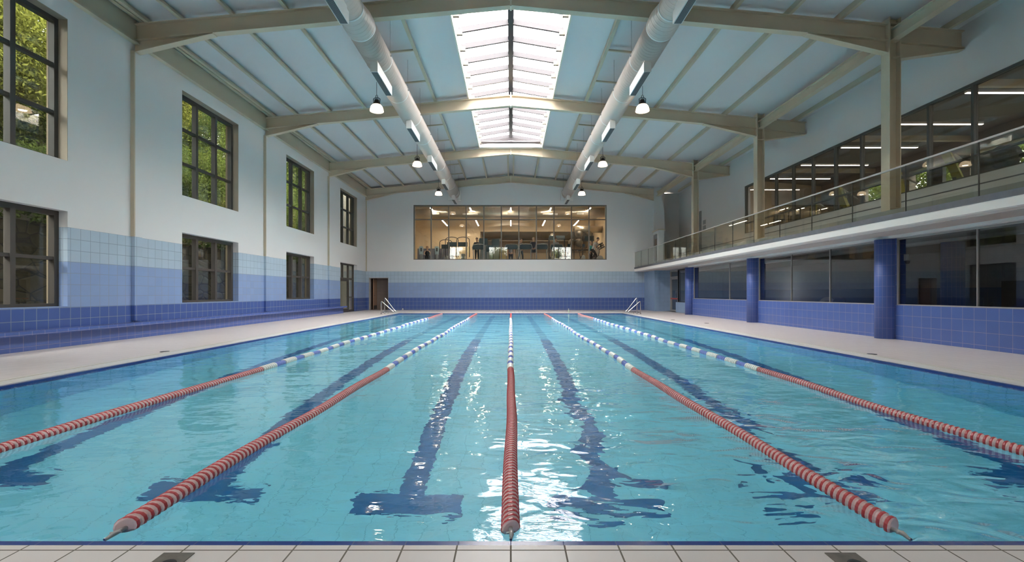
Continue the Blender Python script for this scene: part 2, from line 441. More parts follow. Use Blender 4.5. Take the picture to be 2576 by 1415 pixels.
# pool basin
def depth(y):
    if y < 4.6: return 2.0
    if y < 13.7: return 2.0 - 0.088*(y-4.6)
    return 1.2
ys = [PY0, 4.6, 13.7, PY1]
mb = MB()
for a, b in zip(ys, ys[1:]):
    mb.hexa([(-PX, a, -depth(a)-0.2), (PX, a, -depth(a)-0.2), (PX, b, -depth(b)-0.2), (-PX, b, -depth(b)-0.2),
             (-PX, a, -depth(a)), (PX, a, -depth(a)), (PX, b, -depth(b)), (-PX, b, -depth(b))], 0)
for s in (-1, 1): mb.box(s*PX, s*(PX+0.2), PY0-0.2, PY1+0.2, -2.2, -0.25, 1)
mb.box(-PX, PX, PY0-0.2, PY0, -2.2, -0.25, 1); mb.box(-PX, PX, PY1, PY1+0.2, -2.2, -0.25, 1)
basin = struct('floor_pool_basin', mb, [M['basin'], M['basin_wall']])
def floor_strip(mb, x0, x1, y0, y1, m=0, t=0.006):
    cut = sorted([y0, y1] + [y for y in ys if y0 < y < y1])
    for a, b in zip(cut, cut[1:]):
        mb.hexa([(x0,a,-depth(a)), (x1,a,-depth(a)), (x1,b,-depth(b)), (x0,b,-depth(b)),
                 (x0,a,-depth(a)+t), (x1,a,-depth(a)+t), (x1,b,-depth(b)+t), (x0,b,-depth(b)+t)], m)
for x in (-4.95, -2.9, -0.97, 0.97, 2.9, 4.95):
    mb = MB(); floor_strip(mb, x-0.125, x+0.125, 4.42, 13.7); floor_strip(mb, x-0.53, x-.125, 4.42, 4.72); floor_strip(mb, x+.125, x+.53, 4.42, 4.72)
    obj('lane_marking', mb, M['lane'], basin)
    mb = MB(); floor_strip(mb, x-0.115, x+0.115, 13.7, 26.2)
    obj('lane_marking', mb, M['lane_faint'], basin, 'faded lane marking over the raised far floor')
for x, y in ((-3.54,16.4),(-1.63,16.4),(-.43,16.4),(.35,16.4),(1.54,16.4),(-1.66,19.8),(-.44,19.8),(.36,19.8),(1.63,19.8)):
    mb = MB(); floor_strip(mb, x-.1, x+.1, y-.2, y+.2)
    obj('floor_hatch', mb, M['lane_faint'], basin)
# water surface
mb = MB().face([(-PX, PY0, WZ), (PX, PY0, WZ), (PX, PY1, WZ), (-PX, PY1, WZ)])
w = obj('pool_water', mb, M['water']); w['kind'] = 'stuff'
w['label'] = 'turquoise rippled water filling the six lane pool'; w['category'] = 'water'

# ------------------------------------------------------------------ windows
def window(name, axis, c, d, u0, u1, z0, z1, mull, trans, fw=0.11, mat='frame', gl='glass', tw=0.075, mw=0.11, td=None):
    """axis 'x': window lies in a plane of constant x, c = inner face, d = signed depth"""
    e = struct(name, loc=((c, (u0+u1)/2, z0) if axis == 'x' else ((u0+u1)/2, c, z0)))
    def bx(mb, a0, a1, b0, b1, i0=0.0, i1=1.0):
        p, q = c+d*i0, c+d*i1
        if axis == 'x': mb.box(p, q, a0, a1, b0, b1)
        else: mb.box(a0, a1, p, q, b0, b1)
    mb = MB(); bx(mb, u0, u0+fw, z0, z1); bx(mb, u1-fw, u1, z0, z1); bx(mb, u0+fw, u1-fw, z0, z0+fw*0.6); bx(mb, u0+fw, u1-fw, z1-fw, z1)
    obj('window_frame', mb, M[mat], e)
    for q in mull:
        mb = MB(); bx(mb, q-mw/2, q+mw/2, z0+fw*0.6, z1-fw); obj('mullion', mb, M[mat], e)
    for q in trans:
        mb = MB()
        cuts = [u0+fw] + [x for mm in mull for x in (mm-mw/2, mm+mw/2)] + [u1-fw]
        for a, b in zip(cuts[::2], cuts[1::2]): bx(mb, a, b, q-tw/2, q+tw/2, 0.15, 0.9)
        obj('transom', mb, M[mat], e)
    mb = MB(); bx(mb, u0+fw, u1-fw, z0+fw*0.6, z1-fw, *((0.84, 0.91) if d < -.13 else (0.52, 0.60)))
    obj('glass', mb, M[gl], e)
    return e
nwin = 0
XW = XL - 0.20
for i, (a, b) in enumerate(WIN_Y):
    th = (b-a)/3
    nwin += 1
    window(f'window_{nwin}', 'x', XW, -0.14, a, b, UZ[0], UZ[1], [a+th, a+2*th], [UZ[0]+1.07, UZ[0]+2.14])
    if i < 4:
        nwin += 1
        window(f'window_{nwin}', 'x', XW, -0.14, a, b, LZ[0], LZ[1], [a+th, a+2*th], [1.96], mat='frame2')
for i, (a, b) in enumerate(WIN_Y):     # weathered outer reveals
    mb = MB().box(XL-0.46, XL-0.325, b-0.02, b+0.06, UZ[0], UZ[1]).box(XL-0.46, XL-0.325, b-0.02, b+0.06, LZ[0] if i < 4 else 0.0, LZ[1])
    struct(f'trim_{i+10}', mb, solid('sandstone_reveal', (0.22, 0.175, 0.115), 0.8) if i == 0 else bpy.data.materials['sandstone_reveal'])
for i, (a, b) in enumerate(WIN_Y):     # beige painted inner reveals of the upper windows
    mb = MB().box(XL-.2, XL+.002, b-.012, b, UZ[0], UZ[1]-.012).box(XL-.2, XL+.002, a, b, UZ[1]-.012, UZ[1])
    struct(f'trim_{i+20}', mb, solid('beige_reveal', (0.36, 0.31, 0.245), 0.7) if i == 0 else bpy.data.materials['beige_reveal'])
# glazed door in the left wall
a, b = WIN_Y[4]
d1 = struct('door_1', loc=(XW, (a+b)/2, 0))
mb = MB(); mb.box(XW, XW-.11, a, a+.09, 0, 3.0).box(XW, XW-.11, b-.09, b, 0, 3.0).box(XW, XW-.11, a+.09, b-.09, 2.91, 3.0).box(XW, XW-.11, a+.09, b-.09, 2.02, 2.12)
mb.box(XW, XW-.11, a+2.0, a+2.12, 0, 2.02).box(XW, XW-.11, a+1.0, a+1.09, 2.12, 2.91).box(XW, XW-.11, a+2.0, a+2.09, 2.12, 2.91)
mb.box(XW, XW-.11, a+2.12, b-.09, .86, .94).box(XW, XW-.11, a+2.12, b-.09, 0, .12)
obj('door_frame', mb, M['frame2'], d1)
mb = MB().box(XW-.02, XW-.08, a+.09, a+.2, .0, 2.02).box(XW-.02, XW-.08, a+1.88, a+2.0, .0, 2.02).box(XW-.02, XW-.08, a+.2, a+1.88, .0, .2).box(XW-.02, XW-.08, a+.2, a+1.88, 1.9, 2.02)
leaf = obj('door_leaf', mb, M['frame2'], d1)
obj('door_handle', MB().tube([(XW+.0, a+1.93, .95), (XW+.05, a+1.93, .97), (XW+.05, a+1.93, 1.22), (XW+.0, a+1.93, 1.24)], .012), M['inox'], leaf)
mb = MB().box(XW-.05, XW-.06, a+.2, a+1.88, .2, 1.9).box(XW-.05, XW-.06, a+2.12, b-.09, .12, 2.02).box(XW-.05, XW-.06, a+.09, b-.09, 2.12, 2.91)
obj('glass', mb, M['glass'], d1)

# end window
u0, u1 = -6.74, 6.64
window(f'window_{nwin+1}', 'y', YEND+0.02, 0.10, u0, u1, 3.48, 7.28, [u0+(u1-u0)*k/11 for k in range(1, 11)], [6.27], fw=0.09, mat='frame_end', tw=0.07, mw=0.075)
nwin += 1
# gallery windows (upper right)
GY0, GY1 = 7.24, 24.72
wall = wall_holes(MB(), 'x', XG, XG+0.3, YBACK, YEND+1.2, 2.6, zc(12.2)+0.02, [(GY0, GY1, 4.235, 6.68)])
struct('wall_gallery', wall, M['plaster'])
struct('trim_6', MB().box(XG-.012, XG, 5.0, YEND+1.1, 3.97, 4.0), M['dark_slab'])
window(f'window_{nwin+1}', 'x', XG+0.03, 0.12, GY0, GY1, 4.235, 6.68, [11.215+1.335*k for k in range(-2, 10)], [4.76], fw=0.07, tw=0.05, mw=0.08, mat='frame_gal', gl='glass_dark')
nwin += 1
# lower right wall with three big panes
low_open = [(5.9, 12.2), (12.68, 19.0), (19.5, 25.75)]
wall = wall_holes(MB(), 'x', XR, XR+0.25, YBACK, 26.1, -0.25, 2.6, [(a, b, 0.87, 2.57) for a, b in low_open])
struct('wall_right', wall, M['tile_blue'])
for i, (a, b) in enumerate(low_open):
    mu = [[8.07, 10.10], [14.77, 16.80], [21.55]][i]
    window(f'window_{nwin+1}', 'x', XR+0.02, 0.05, a, b, 0.87, 2.57, mu, [], fw=0.045, mat='alu', gl='glass_dark', mw=0.018)
    nwin += 1

# ------------------------------------------------------------------ far right corner under the gallery
mb = MB().box(9.25, 10.3, 30.9, YEND, 0, 2.632).box(9.25, 9.55, 30.86, 30.9, 0, 2.632)
struct('wall_corner', mb, M['tile_mid'])
mb = MB().box(10.1, 10.35, 26.1, 29.35, 0, 0.62)
struct('wall_low', mb, M['tile_mid'])
d2 = struct('door_2', loc=(10.3, 30.1, 0))
mb = MB().box(10.26, 10.36, 30.80, 30.9, 0, 2.62).box(10.26, 10.36, 29.35, 29.45, 0, 2.62).box(10.26, 10.36, 29.45, 30.8, 2.52, 2.62).box(10.26, 10.36, 29.45, 30.8, 2.14, 2.22)
obj('door_frame', mb, M['alu'], d2)
mb = MB().box(10.28, 10.34, 29.47, 29.57, .01, 2.13).box(10.28, 10.34, 30.68, 30.78, .01, 2.13).box(10.28, 10.34, 29.57, 30.68, .01, .13).box(10.28, 10.34, 29.57, 30.68, 2.03, 2.13)
leaf = obj('door_leaf', mb, M['alu'], d2)
obj('door_handle', MB().tube([(10.28, 29.6, .95), (10.2, 29.6, .98), (10.2, 29.6, 1.28), (10.28, 29.6, 1.31)], .014), M['inox'], leaf)
obj('push_bar', MB().box(10.24, 10.28, 29.5, 30.75, .78, .86), solid('red_push_bar', (0.50, 0.06, 0.05), 0.4), leaf, 'red push bar')
obj('glass', MB().box(10.305, 10.315, 29.45, 30.8, .1, 2.52), M['glass_dark'], d2)
nwin += 1
window(f'window_{nwin}', 'x', 10.2, 0.06, 26.15, 29.3, 0.62, 2.6, [28.0], [], fw=0.05, mat='darkmetal', gl='glass_dark', mw=0.05)

# dark rooms behind the lower right glass
mb = MB()
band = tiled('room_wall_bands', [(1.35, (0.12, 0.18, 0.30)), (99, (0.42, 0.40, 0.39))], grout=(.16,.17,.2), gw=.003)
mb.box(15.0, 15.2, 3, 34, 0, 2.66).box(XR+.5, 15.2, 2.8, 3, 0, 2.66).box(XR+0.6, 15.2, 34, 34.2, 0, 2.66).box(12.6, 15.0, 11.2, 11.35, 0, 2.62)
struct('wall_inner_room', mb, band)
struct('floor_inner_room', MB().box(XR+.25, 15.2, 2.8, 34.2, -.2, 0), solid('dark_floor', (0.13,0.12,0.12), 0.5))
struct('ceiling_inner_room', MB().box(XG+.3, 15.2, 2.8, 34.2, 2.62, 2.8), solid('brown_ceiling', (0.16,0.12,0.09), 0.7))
tag(obj('round_column', MB().lathe([(.26, 0), (.26, 2.6)], (12.35, 13.4, 0), seg=28, uvscale=True), M['tile_col']), 'blue tiled round column standing inside the dark room behind the nearest pane', 'column')
cb = thing('cctv_camera', 'small white security camera just inside the nearest lower pane', 'camera', (10.12, 12.12, 2.0))
obj('bracket', MB().box(10.0, 10.05, 12.10, 12.2, 2.0, 2.16), M['whitebox'], cb)
obj('camera_body', MB().lathe([(.0, 0), (.05, .02), (.06, .08), (.02, .09)], (10.025, 12.12, 1.91), seg=14), M['darkmetal'], cb)
tag(obj('leaning_board', MB().box(13.2, 13.24, 11.6, 12.9, .55, 1.5), solid('dull_brown_board', (0.15,0.125,0.105), .8)), 'dull brown board on the wall behind the nearest dark pane', 'board')
# rounded grey machine hood seen over the sill of the middle pane
mb = MB(); rings = []
mh = thing('exercise_machine', 'curved silver machine hood showing above the middle pane sill', 'machine', (10.9, 16.6, 0))
poly = [(16.2 + .55*math.cos(t), .62 + .42*math.sin(t)) for t in np.linspace(0.15, 2.2, 10)]
poly += [(16.2 + .38*math.cos(t), .62 + .30*math.sin(t)) for t in np.linspace(2.2, 0.15, 10)]
obj('hood', MB().prism_yz(poly, 10.7, 11.1), solid('silver_plastic', (.45,.45,.46), .3, .3), mh)
obj('base', MB().box(10.7, 11.1, 15.9, 16.8, 0, .72), M['darkmetal'], mh)

# doorway recess in the end wall
mb = MB().box(-9.83-.2, -9.83, YEND+.4, 35.6, 0, 2.24).box(-8.48, -8.28, YEND+.4, 35.6, 0, 2.24).box(-9.6, -8.48, YEND+1.2, YEND+1.35, 0, 2.24).box(-9.83, -8.48, YEND+.4, 35.6, 2.24, 2.4)
mb.box(-9.83, -8.48, 35.5, 35.6, 0, 2.24)
struct('wall_passage', mb, M['tile_grey'])
mb = MB().box(-9.80, -9.83, YEND+.02, YEND+.4, 0, 2.22).box(-8.51, -8.48, YEND+.02, YEND+.4, 0, 2.22).box(-9.8, -8.51, YEND+.02, YEND+.4, 2.2, 2.24)
struct('trim_4', mb, solid('grey_plaster_reveal', (0.50,0.47,0.44), .8))
d3 = struct('door_3', loc=(-9.6, YEND+.9, 0))
leaf = obj('door_leaf', MB().box(-9.64, -9.60, YEND+.35, YEND+1.15, .02, 2.15), solid('orange_brown_door', (0.42,0.24,0.15), .5), d3)
obj('door_handle', MB().box(-9.60, -9.54, YEND+.42, YEND+.55, .98, 1.01), M['inox'], leaf)
obj('kick_plate', MB().box(-9.645, -9.595, YEND+.36, YEND+1.14, .03, .3), M['darkmetal'], leaf)

# ------------------------------------------------------------------ tiled bench
mb = MB().box(XL, -9.78, YBACK, 28.0, 0, 0.345).box(XL, -9.60, YBACK, 28.12, 0.33, 0.41)
tag(obj('tiled_bench', mb, M['tile_blue']), 'long dark blue tiled bench running along the left wall', 'bench')

# ------------------------------------------------------------------ gallery balcony
mb = MB().box(8.62, XG, YBACK, YEND+1.1, 2.68, 2.87)
bal = thing('balcony', 'long white edged balcony carried over the right poolside', 'balcony', (8.6, 16, 2.64))
obj('slab', mb, M['plaster'], bal)
obj('fascia', MB().prism_xz([(8.56, 2.83), (8.62, 2.83), (8.9, 2.645), (8.62, 2.645), (8.56, 2.665)], YBACK, YEND), solid('bright_white_fascia', (.88,.81,.76), .5, var=.02), bal)
obj('edge_strip', MB().box(8.55, 8.66, YBACK, YEND, 2.83, 2.95), M['dark_slab'], bal, 'dark slate strip under the glass panels')
obj('soffit', MB().box(8.9, 10.45, YBACK, YEND, 2.635, 2.68), solid('pale_grey_soffit', (.60,.53,.49), .6, var=.03), bal)
obj('soffit_step', MB().box(9.64, 10.4, YBACK, 26.1, 2.57, 2.635), M['plaster'], bal)
obj('upstand', MB().box(8.78, 8.94, YBACK, YEND, 2.87, 3.10), M['greykerb'], bal, 'low grey kerb behind the glass')
gb = thing('glass_balustrade', 'glass balustrade with thin metal handrail along the balcony edge', 'railing', (8.6, 16, 2.9))
jy = [2.29+1.63*k for k in range(20)]
jy = [y for y in jy if y < YEND] + [YEND]
for a, b in zip(jy, jy[1:]):
    obj('glass_panel', MB().box(8.595, 8.61, a+.008, b-.008, 2.955, 3.95), M['glass_green'], gb)
for y in jy[:-1]:
    obj('joint_post', MB().box(8.592, 8.613, y-.006, y+.006, 2.955, 3.95), M['frame'], gb)
obj('handrail', MB().box(8.58, 8.625, 2.29, YEND, 3.95, 3.985), M['alu'], gb)
# stub wall with gallery door
mb = MB().box(9.95, 10.2, 31.9, 33.1, 2.87, 5.36).box(9.83, 9.95, 31.9, 32.2, 2.87, 5.36).box(9.83, 9.95, 32.2, 33.1, 5.16, 5.36)
struct('wall_door_lobby', mb, M['plaster'])
struct('trim_5', MB().box(9.76, 10.24, 31.82, 33.12, 5.36, 5.43), M['steel2'])
d4 = struct('door_4', loc=(9.85, 32.6, 2.87))
leaf = obj('door_leaf', MB().box(9.86, 9.95, 32.22, 33.08, 2.88, 5.14), solid('grey_door', (.22,.225,.23), .5), d4)
obj('vision_panel', MB().box(9.85, 9.86, 32.34, 32.85, 3.4, 4.85), solid('brown_glass_panel', (.27,.20,.16), .2), leaf)
d5 = struct('door_5', loc=(XG, 30.6, 2.87))
obj('door_leaf', MB().box(XG-.05, XG, 30.3, 30.95, 2.88, 6.37), solid('grey_tall_door', (.30,.30,.31), .5), d5)
for k, (z0, z1) in enumerate(((5.45, 5.72), (5.10, 5.38))):
    t = thing('wall_sign', ['small framed notice on the gallery wall, upper of two', 'small framed notice on the gallery wall, lower of two'][k], 'sign', (XG, 29.8, z0))
    obj('frame', MB().box(XG-.02, XG, 29.62, 30.02, z0, z1), M['alu'], t)
    obj('sheet', MB().box(XG-.025, XG-.02, 29.66, 29.98, z0+.03, z1-.03), solid('grey_sheet', (.33,.34,.35), .5) if k == 0 else bpy.data.materials['grey_sheet'], t)
se = thing('wall_sensor', 'tiny white sensor on the end wall above the gallery door', 'sensor', (10.05, YEND-.1, 6.7))
obj('sensor_body', MB().box(10.03, 10.1, YEND-.12, YEND-.06, 6.68, 6.74), M['whitebox'], se); obj('lens', MB().box(10.045, 10.085, YEND-.125, YEND-.12, 6.69, 6.71), M['darkmetal'], se)

# ------------------------------------------------------------------ steel roof frames
ORD = ['nearest', 'second', 'third', 'farthest']
def i_beam_slope(mb, pts_bot, pts_top, y, w=0.20, tf=0.022, tw=0.014):
    """I section in the XZ plane, given matching bottom and top polylines"""
    for i in range(len(pts_bot)-1):
        (xa, za), (xb, zb_) = pts_bot[i], pts_bot[i+1]; (xc, zc_), (xd, zd) = pts_top[i], pts_top[i+1]
        mb.prism_xz([(xa, za+tf), (xb, zb_+tf), (xd, zd-tf), (xc, zc_-tf)], y-tw/2, y+tw/2)
        mb.prism_xz([(xa, za), (xb, zb_), (xb, zb_+tf), (xa, za+tf)], y-w/2, y+w/2)
        mb.prism_xz([(xc, zc_-tf), (xd, zd-tf), (xd, zd), (xc, zc_)], y-w/2, y+w/2)
XC = 10.15
for i, y in enumerate(FR):
    t = thing('roof_rafter', f'cream steel roof rafter spanning the hall, {ORD[i]} of the four' if i < 3 else 'cream steel roof rafter set against the end wall', 'roof beam', (0, y, zb(0)))
    L0 = XL if i < 3 else XL
    mb = MB(); i_beam_slope(mb, [(L0, zb(L0)), (0, zb(0))], [(L0, zt(L0)), (0, zt(0))], y)
    obj('rafter_beam', mb, M['steel'], t)
    xr = 10.0 if i < 3 else 9.86
    mb = MB(); i_beam_slope(mb, [(0, zb(0)), (xr, zb(xr))], [(0, zt(0)), (xr, zt(xr))], y)
    obj('rafter_beam', mb, M['steel'], t)
    for s in (-1, 1):
        e, k = (XL, -7.9) if s < 0 else (xr, 7.87)
        ze, zk = 7.56, zb(k)
        mb = MB()
        mb.prism_xz([(e, ze+.022), (k, zk), (e, zb(e))], y-.007, y+.007)
        mb.prism_xz([(e, ze), (k, zk-.022), (k, zk), (e, ze+.022)], y-.10, y+.10)
        obj('haunch', mb, M['steel'], t)
    mb = MB().box(-.022, .022, y-.11, y+.11, zb(0)-.03, zt(0)+.10)
    for dz in (-.05, .08, .2, .32): mb.lathe([(.016, -.045), (.016, .045)], (0, y-.07, zb(0)+.08+dz), 'x', 6)
    obj('apex_plate', mb, M['kerb'], t)
    if i < 3:
        mb = MB(); i_beam_slope(mb, [(10.3, zb(10.3)-.02), (12.03, zb(12.03)-.02)], [(10.3, zt(10.3)), (12.03, zt(12.03))], y)
        mb.prism_xz([(10.3, 7.42), (12.0, zb(12.03)-.03), (12.03, zb(12.03)), (10.3, zb(10.3))], y-.007, y+.007)
        mb.prism_xz([(10.3, 7.40), (12.03, zb(12.03)-.06), (12.03, zb(12.03)-.04), (10.3, 7.42)], y-.10, y+.10)
        obj('outrigger', mb, M['steel'], t)
        # column
        c = thing('steel_column', f'cream steel H column rising from the balcony, {ORD[i]} of the three' if i < 2 else 'cream steel H column rising from the balcony, farthest of the three', 'column', (XC, y, 2.87))
        ya, yb = y-.15, y+.15
        obj('column_shaft', MB().box(10.0, 10.022, ya, yb, 2.87, 8.48).box(10.278, 10.3, ya, yb, 2.87, 8.48).box(10.022, 10.278, y-.008, y+.008, 2.87, 8.48), M['steel'], c)
        for z in (3.42, 7.42, 7.86, 8.30):
            obj('stiffener', MB().box(10.022, 10.278, ya+.01, y-.008, z, z+.018).box(10.022, 10.278, y+.008, yb-.01, z, z+.018), M['steel'], c)
        obj('base_plate', MB().box(9.93, 10.45, y-.2, y+.2, 2.87, 2.90), M['steel'], c)
        # round column below
        o = obj('round_column', MB().lathe([(.245, 0), (.245, 2.56)], (9.74, y-.35 if i < 2 else y-.3, 0), seg=36, uvscale=True), M['tile_col'])
        tag(o, f'blue tiled round column under the balcony, {ORD[i] if i < 2 else "farthest"} of the three', 'column')
# eave tie beam over the columns
ends = [YBACK] + [y for f in FR[:3] for y in (f-.01, f+.01)] + [YEND]
for k in range(4):
    a, b = (ends[2*k]+.0, ends[2*k+1]-.01)
    mb = MB().box(10.05, 10.25, a+(.02 if k else 0), b, 7.87, 7.89).box(10.05, 10.25, a+(.02 if k else 0), b, 8.15, 8.17).box(10.14, 10.16, a+(.02 if k else 0), b, 7.89, 8.15)
    tag(obj('tie_beam', mb, M['steel']), ['cream tie beam running overhead toward the viewer above the balcony columns', 'cream tie beam between the nearest and second balcony columns', 'cream tie beam between the second and farthest balcony columns', 'cream tie beam from the farthest balcony column to the end wall'][k], 'beam')
# purlins
def purlin(x, y0, y1, label, dbl=False):
    s = 1 if x > 0 else -1
    mb = MB(); z = zt(x)
    def sec(xo):
        mb.box(x+xo-.05, x+xo+.05, y0, y1, z, z+.018)          # lower flange
        mb.box(x+xo-.05, x+xo-.035, y0, y1, z+.018, z+.158)    # web
        mb.box(x+xo+.035, x+xo+.05, y0, y1, z+.018, z+.05)
    sec(0)
    if dbl: sec(-.14*s)
    o = obj('roof_purlin', mb, M['steel2']); tag(o, label, 'purlin', 'roof purlins'); return o
nm = {3.08: 'first', 4.5: 'second', 5.95: 'third', 7.4: 'fourth', 8.76: 'fifth'}
for s, side in ((-1, 'window side'), (1, 'balcony side')):
    for x, w in nm.items():
        purlin(s*x, YBACK, YEND, f'cream roof purlin on the {side} slope, {w} out from the skylight')
purlin(-9.78, YBACK, YEND, 'cream double roof purlin directly above the left wall eave', True)
purlin(11.62, YBACK, YEND, 'cream roof purlin above the balcony, beyond the tie beam')
for x in (-1.66, 1.66): purlin(x, 26.5, YEND, 'cream roof purlin past the skylight end, ' + ('window side' if x < 0 else 'balcony side') + ' of the ridge pair')
for x in (-.17, .17): purlin(x, 26.5, YEND, 'cream ridge purlin beyond the skylight, ' + ('window side' if x < 0 else 'balcony side') + ' of the close pair')
# cross trimmers beside the ducts
for s, side in ((-1, 'window side'), (1, 'balcony side')):
    for i, b0 in enumerate(FR[:3]):
        for k, dy in enumerate((2.6, 4.85)):
            mb = MB().hexa([(s*3.13, b0+dy-.03, zt(3.13)+.0), (s*4.45, b0+dy-.03, zt(4.45)), (s*4.45, b0+dy+.03, zt(4.45)), (s*3.13, b0+dy+.03, zt(3.13)),
                            (s*3.13, b0+dy-.03, zt(3.13)+.05), (s*4.45, b0+dy-.03, zt(4.45)+.05), (s*4.45, b0+dy+.03, zt(4.45)+.05), (s*3.13, b0+dy+.03, zt(3.13)+.05)])
            tag(obj('roof_trimmer', mb, M['steel2']), f'short cream trimmer on the {side}, {["first","second"][k]} past the {ORD[i]} rafter', 'trimmer', 'short trimmers beside the ducts')

# ------------------------------------------------------------------ skylight
sk = thing('skylight', 'long ridge skylight with pale glazing bars over the pool centre', 'skylight', (0, 19.5, 9.1))
Y0, Y1 = 12.8, 26.4
KZ = 9.44
for s in (-1, 1):
    obj('side_upstand', MB().box(s*1.70, s*1.75, Y0-.05, Y1+.05, zt(1.7)+.0, KZ+.12), M['kerb'], sk)
obj('ridge_gutter', MB().box(-.07, .07, Y0, Y1-.1, 9.70, 9.80).box(-.09, -.07, Y0, Y1-.1, 9.68, 9.82).box(.07, .09, Y0, Y1-.1, 9.68, 9.82), M['ridge'], sk)
bar_y = [13.1+1.0*k for k in range(14)]
for y in bar_y:
    for s in (-1, 1):
        P = [(s*.07, 9.63), (s*1.66, 9.36), (s*1.66, 9.535), (s*.07, 9.80)]
        b = obj('glazing_bar', MB().prism_xz(P, y-.035, y+.035), M['skybar'], sk)
        obj('bracket', MB().box(s*1.52, s*1.70, y-.05, y+.05, 9.30, 9.45), M['bracket'], b)
cuts = [Y0] + [y for b in bar_y for y in (b-.035, b+.035)] + [Y1-.1]
for a, b in zip(cuts[::2], cuts[1::2]):
    for s in (-1, 1):
        if b-a < .05: continue
        P = [(s*.09, 9.805), (s*1.70, 9.535), (s*1.70, 9.555), (s*.09, 9.825)]
        obj('glass_pane', MB().prism_xz(P, a, b), M['pane_sky'], sk)
for ya, yb in ((Y1-.02, Y1+.04), (Y0-.09, Y0-.03)):
    obj('gable_panel', MB().prism_xz([(-1.7, zc(1.7)), (0, zc(0)), (1.7, zc(1.7)), (1.7, 9.56), (0, 9.86), (-1.7, 9.56)], ya, yb), M['skybar'], sk)
obj('sill_board', MB().prism_xz([(-1.69,9.25),(0,9.5),(1.69,9.25),(1.69,9.12),(-1.69,9.12)], Y1-.3, Y1-.021), M['whitebox'], sk)
obj('blind_roller', MB().tube([(-1.6, Y1-.5, 9.33), (1.6, Y1-.5, 9.33)], .07, 10), M['skybar'], sk)

# ------------------------------------------------------------------ air ducts
for s, side in ((-1, 'window side'), (1, 'balcony side')):
    t = thing('air_duct', f'large white round air duct hanging on the {side} of the skylight', 'duct', (s*3.86, 16, 8.02))
    cx, cz, r = s*3.86, 8.02, .377
    obj('duct_pipe', MB().lathe([(r, 12.25), (r, YEND-.02)], (cx, 0, cz), 'y', 40), M['duct'], t)
    obj('narrow_duct_pipe', MB().lathe([(.315, YBACK), (.315, 11.5)], (cx, 0, cz), 'y', 36), M['duct'], t)
    obj('reducer', MB().lathe([(.322, 11.5), (.325, 11.62), (.385, 12.0), (.385, 12.3)], (cx, 0, cz), 'y', 40, caps=False), M['duct'], t)
    for y in [11.5, 12.3, 14.05, 16.3, 18.6, 20.9, 23.1, 25.4, 27.7, 30.0, 32.2]:
        rr = .325 if y < 12 else .386
        obj('collar', MB().lathe([(rr-.02, -.03), (rr, -.025), (rr, .025), (rr-.02, .03)], (cx, y, cz), 'y', 40, caps=False), M['whitebox'], t)
    for y in [13.9, 16.25, 18.5, 20.8, 23.0, 25.3, 27.6, 29.9, 32.1]:
        obj('hanger_wire', MB().tube([(cx-s*.36, y, cz+.05), (cx-s*.36, y, zc(cx-s*.36))], .006, 5).box(cx-s*.40, cx-s*.33, y-.02, y+.02, cz+.02, cz+.06), M['alu'], t)
    for k in range(6):
        y0 = 8.75+4.57*k if k else 9.34; y1 = y0+1.62
        xa, xb = s*3.905, s*3.70
        b = obj('vent_box', MB().box(xa, xb, y0, y1, 7.33, 7.61).box(xa-s*.03, xb+s*.03, y0+.05, y1-.05, 7.61, 7.72), M['whitebox'], t)
        obj('grille', MB().box(xa-s*.022, xb+s*.022, y0+.03, y1-.03, 7.322, 7.33), M['grille'], b)
    obj('end_box', MB().box(cx-.42, cx+.42, YEND-.35, YEND-.01, 7.55, 8.35), M['whitebox'], t)

# ------------------------------------------------------------------ pendant lamps
M['shade'] = None
def shade_mat():
    m, nt, out = newmat('glowing_glass_shade')
    geo = N(nt, 'ShaderNodeTexCoord'); sp = N(nt, 'ShaderNodeSeparateXYZ'); nt.links.new(geo.outputs['Object'], sp.inputs[0])
    e = N(nt, 'ShaderNodeEmission'); e.inputs[0].default_value = (1.0, 0.74, 0.47, 1)
    rib = mth(nt, 'SINE', mth(nt, 'MULTIPLY', mth(nt, 'ARCTAN2', sp.outputs[0], sp.outputs[1]), 24.0))
    nt.links.new(mth(nt, 'ADD', mth(nt, 'MULTIPLY', rib, 0.25), 1.3), e.inputs[1])
    g = N(nt, 'ShaderNodeBsdfGlossy'); g.inputs['Roughness'].default_value = 0.1
    mx = N(nt, 'ShaderNodeMixShader'); mx.inputs[0].default_value = 0.08
    nt.links.new(e.outputs[0], mx.inputs[1]); nt.links.new(g.outputs[0], mx.inputs[2]); nt.links.new(mx.outputs[0], out.inputs['Surface'])
    return m
M['shade'] = shade_mat()
M['bulb'] = emit('lamp_bulb', (1.0, 0.86, 0.66), 24)
lamp = thing('pendant_lamp', 'x', 'lamp', (0, 0, 0), 'pendant lamps beside the ducts')
obj('cord', MB().tube([(0, 0, .40), (0, 0, 1.62)], .007, 6), M['darkmetal'], lamp)
obj('hook', MB().tube([(-.03, 0, .30), (-.03, 0, .37), (0, 0, .405), (.03, 0, .37), (.03, 0, .30)], .010, 6), M['darkmetal'], lamp)
obj('yoke', MB().tube([(-.10, 0, .12), (-.11, 0, .27), (-.07, 0, .30), (.07, 0, .30), (.11, 0, .27), (.10, 0, .12)], .013, 6), M['darkmetal'], lamp)
obj('lamp_cap', MB().lathe([(.02, .25), (.075, .24), (.085, .16), (.11, .13), (.12, .10), (.14, .075)], (0, 0, 0), seg=24), M['darkmetal'], lamp)
obj('lamp_shade', MB().lathe([(.10, .085), (.15, .06), (.195, .0), (.218, -.08), (.228, -.14), (.222, -.14), (.21, -.08), (.188, -.005), (.14, .05)], (0, 0, 0), seg=40, caps=False), M['shade'], lamp)
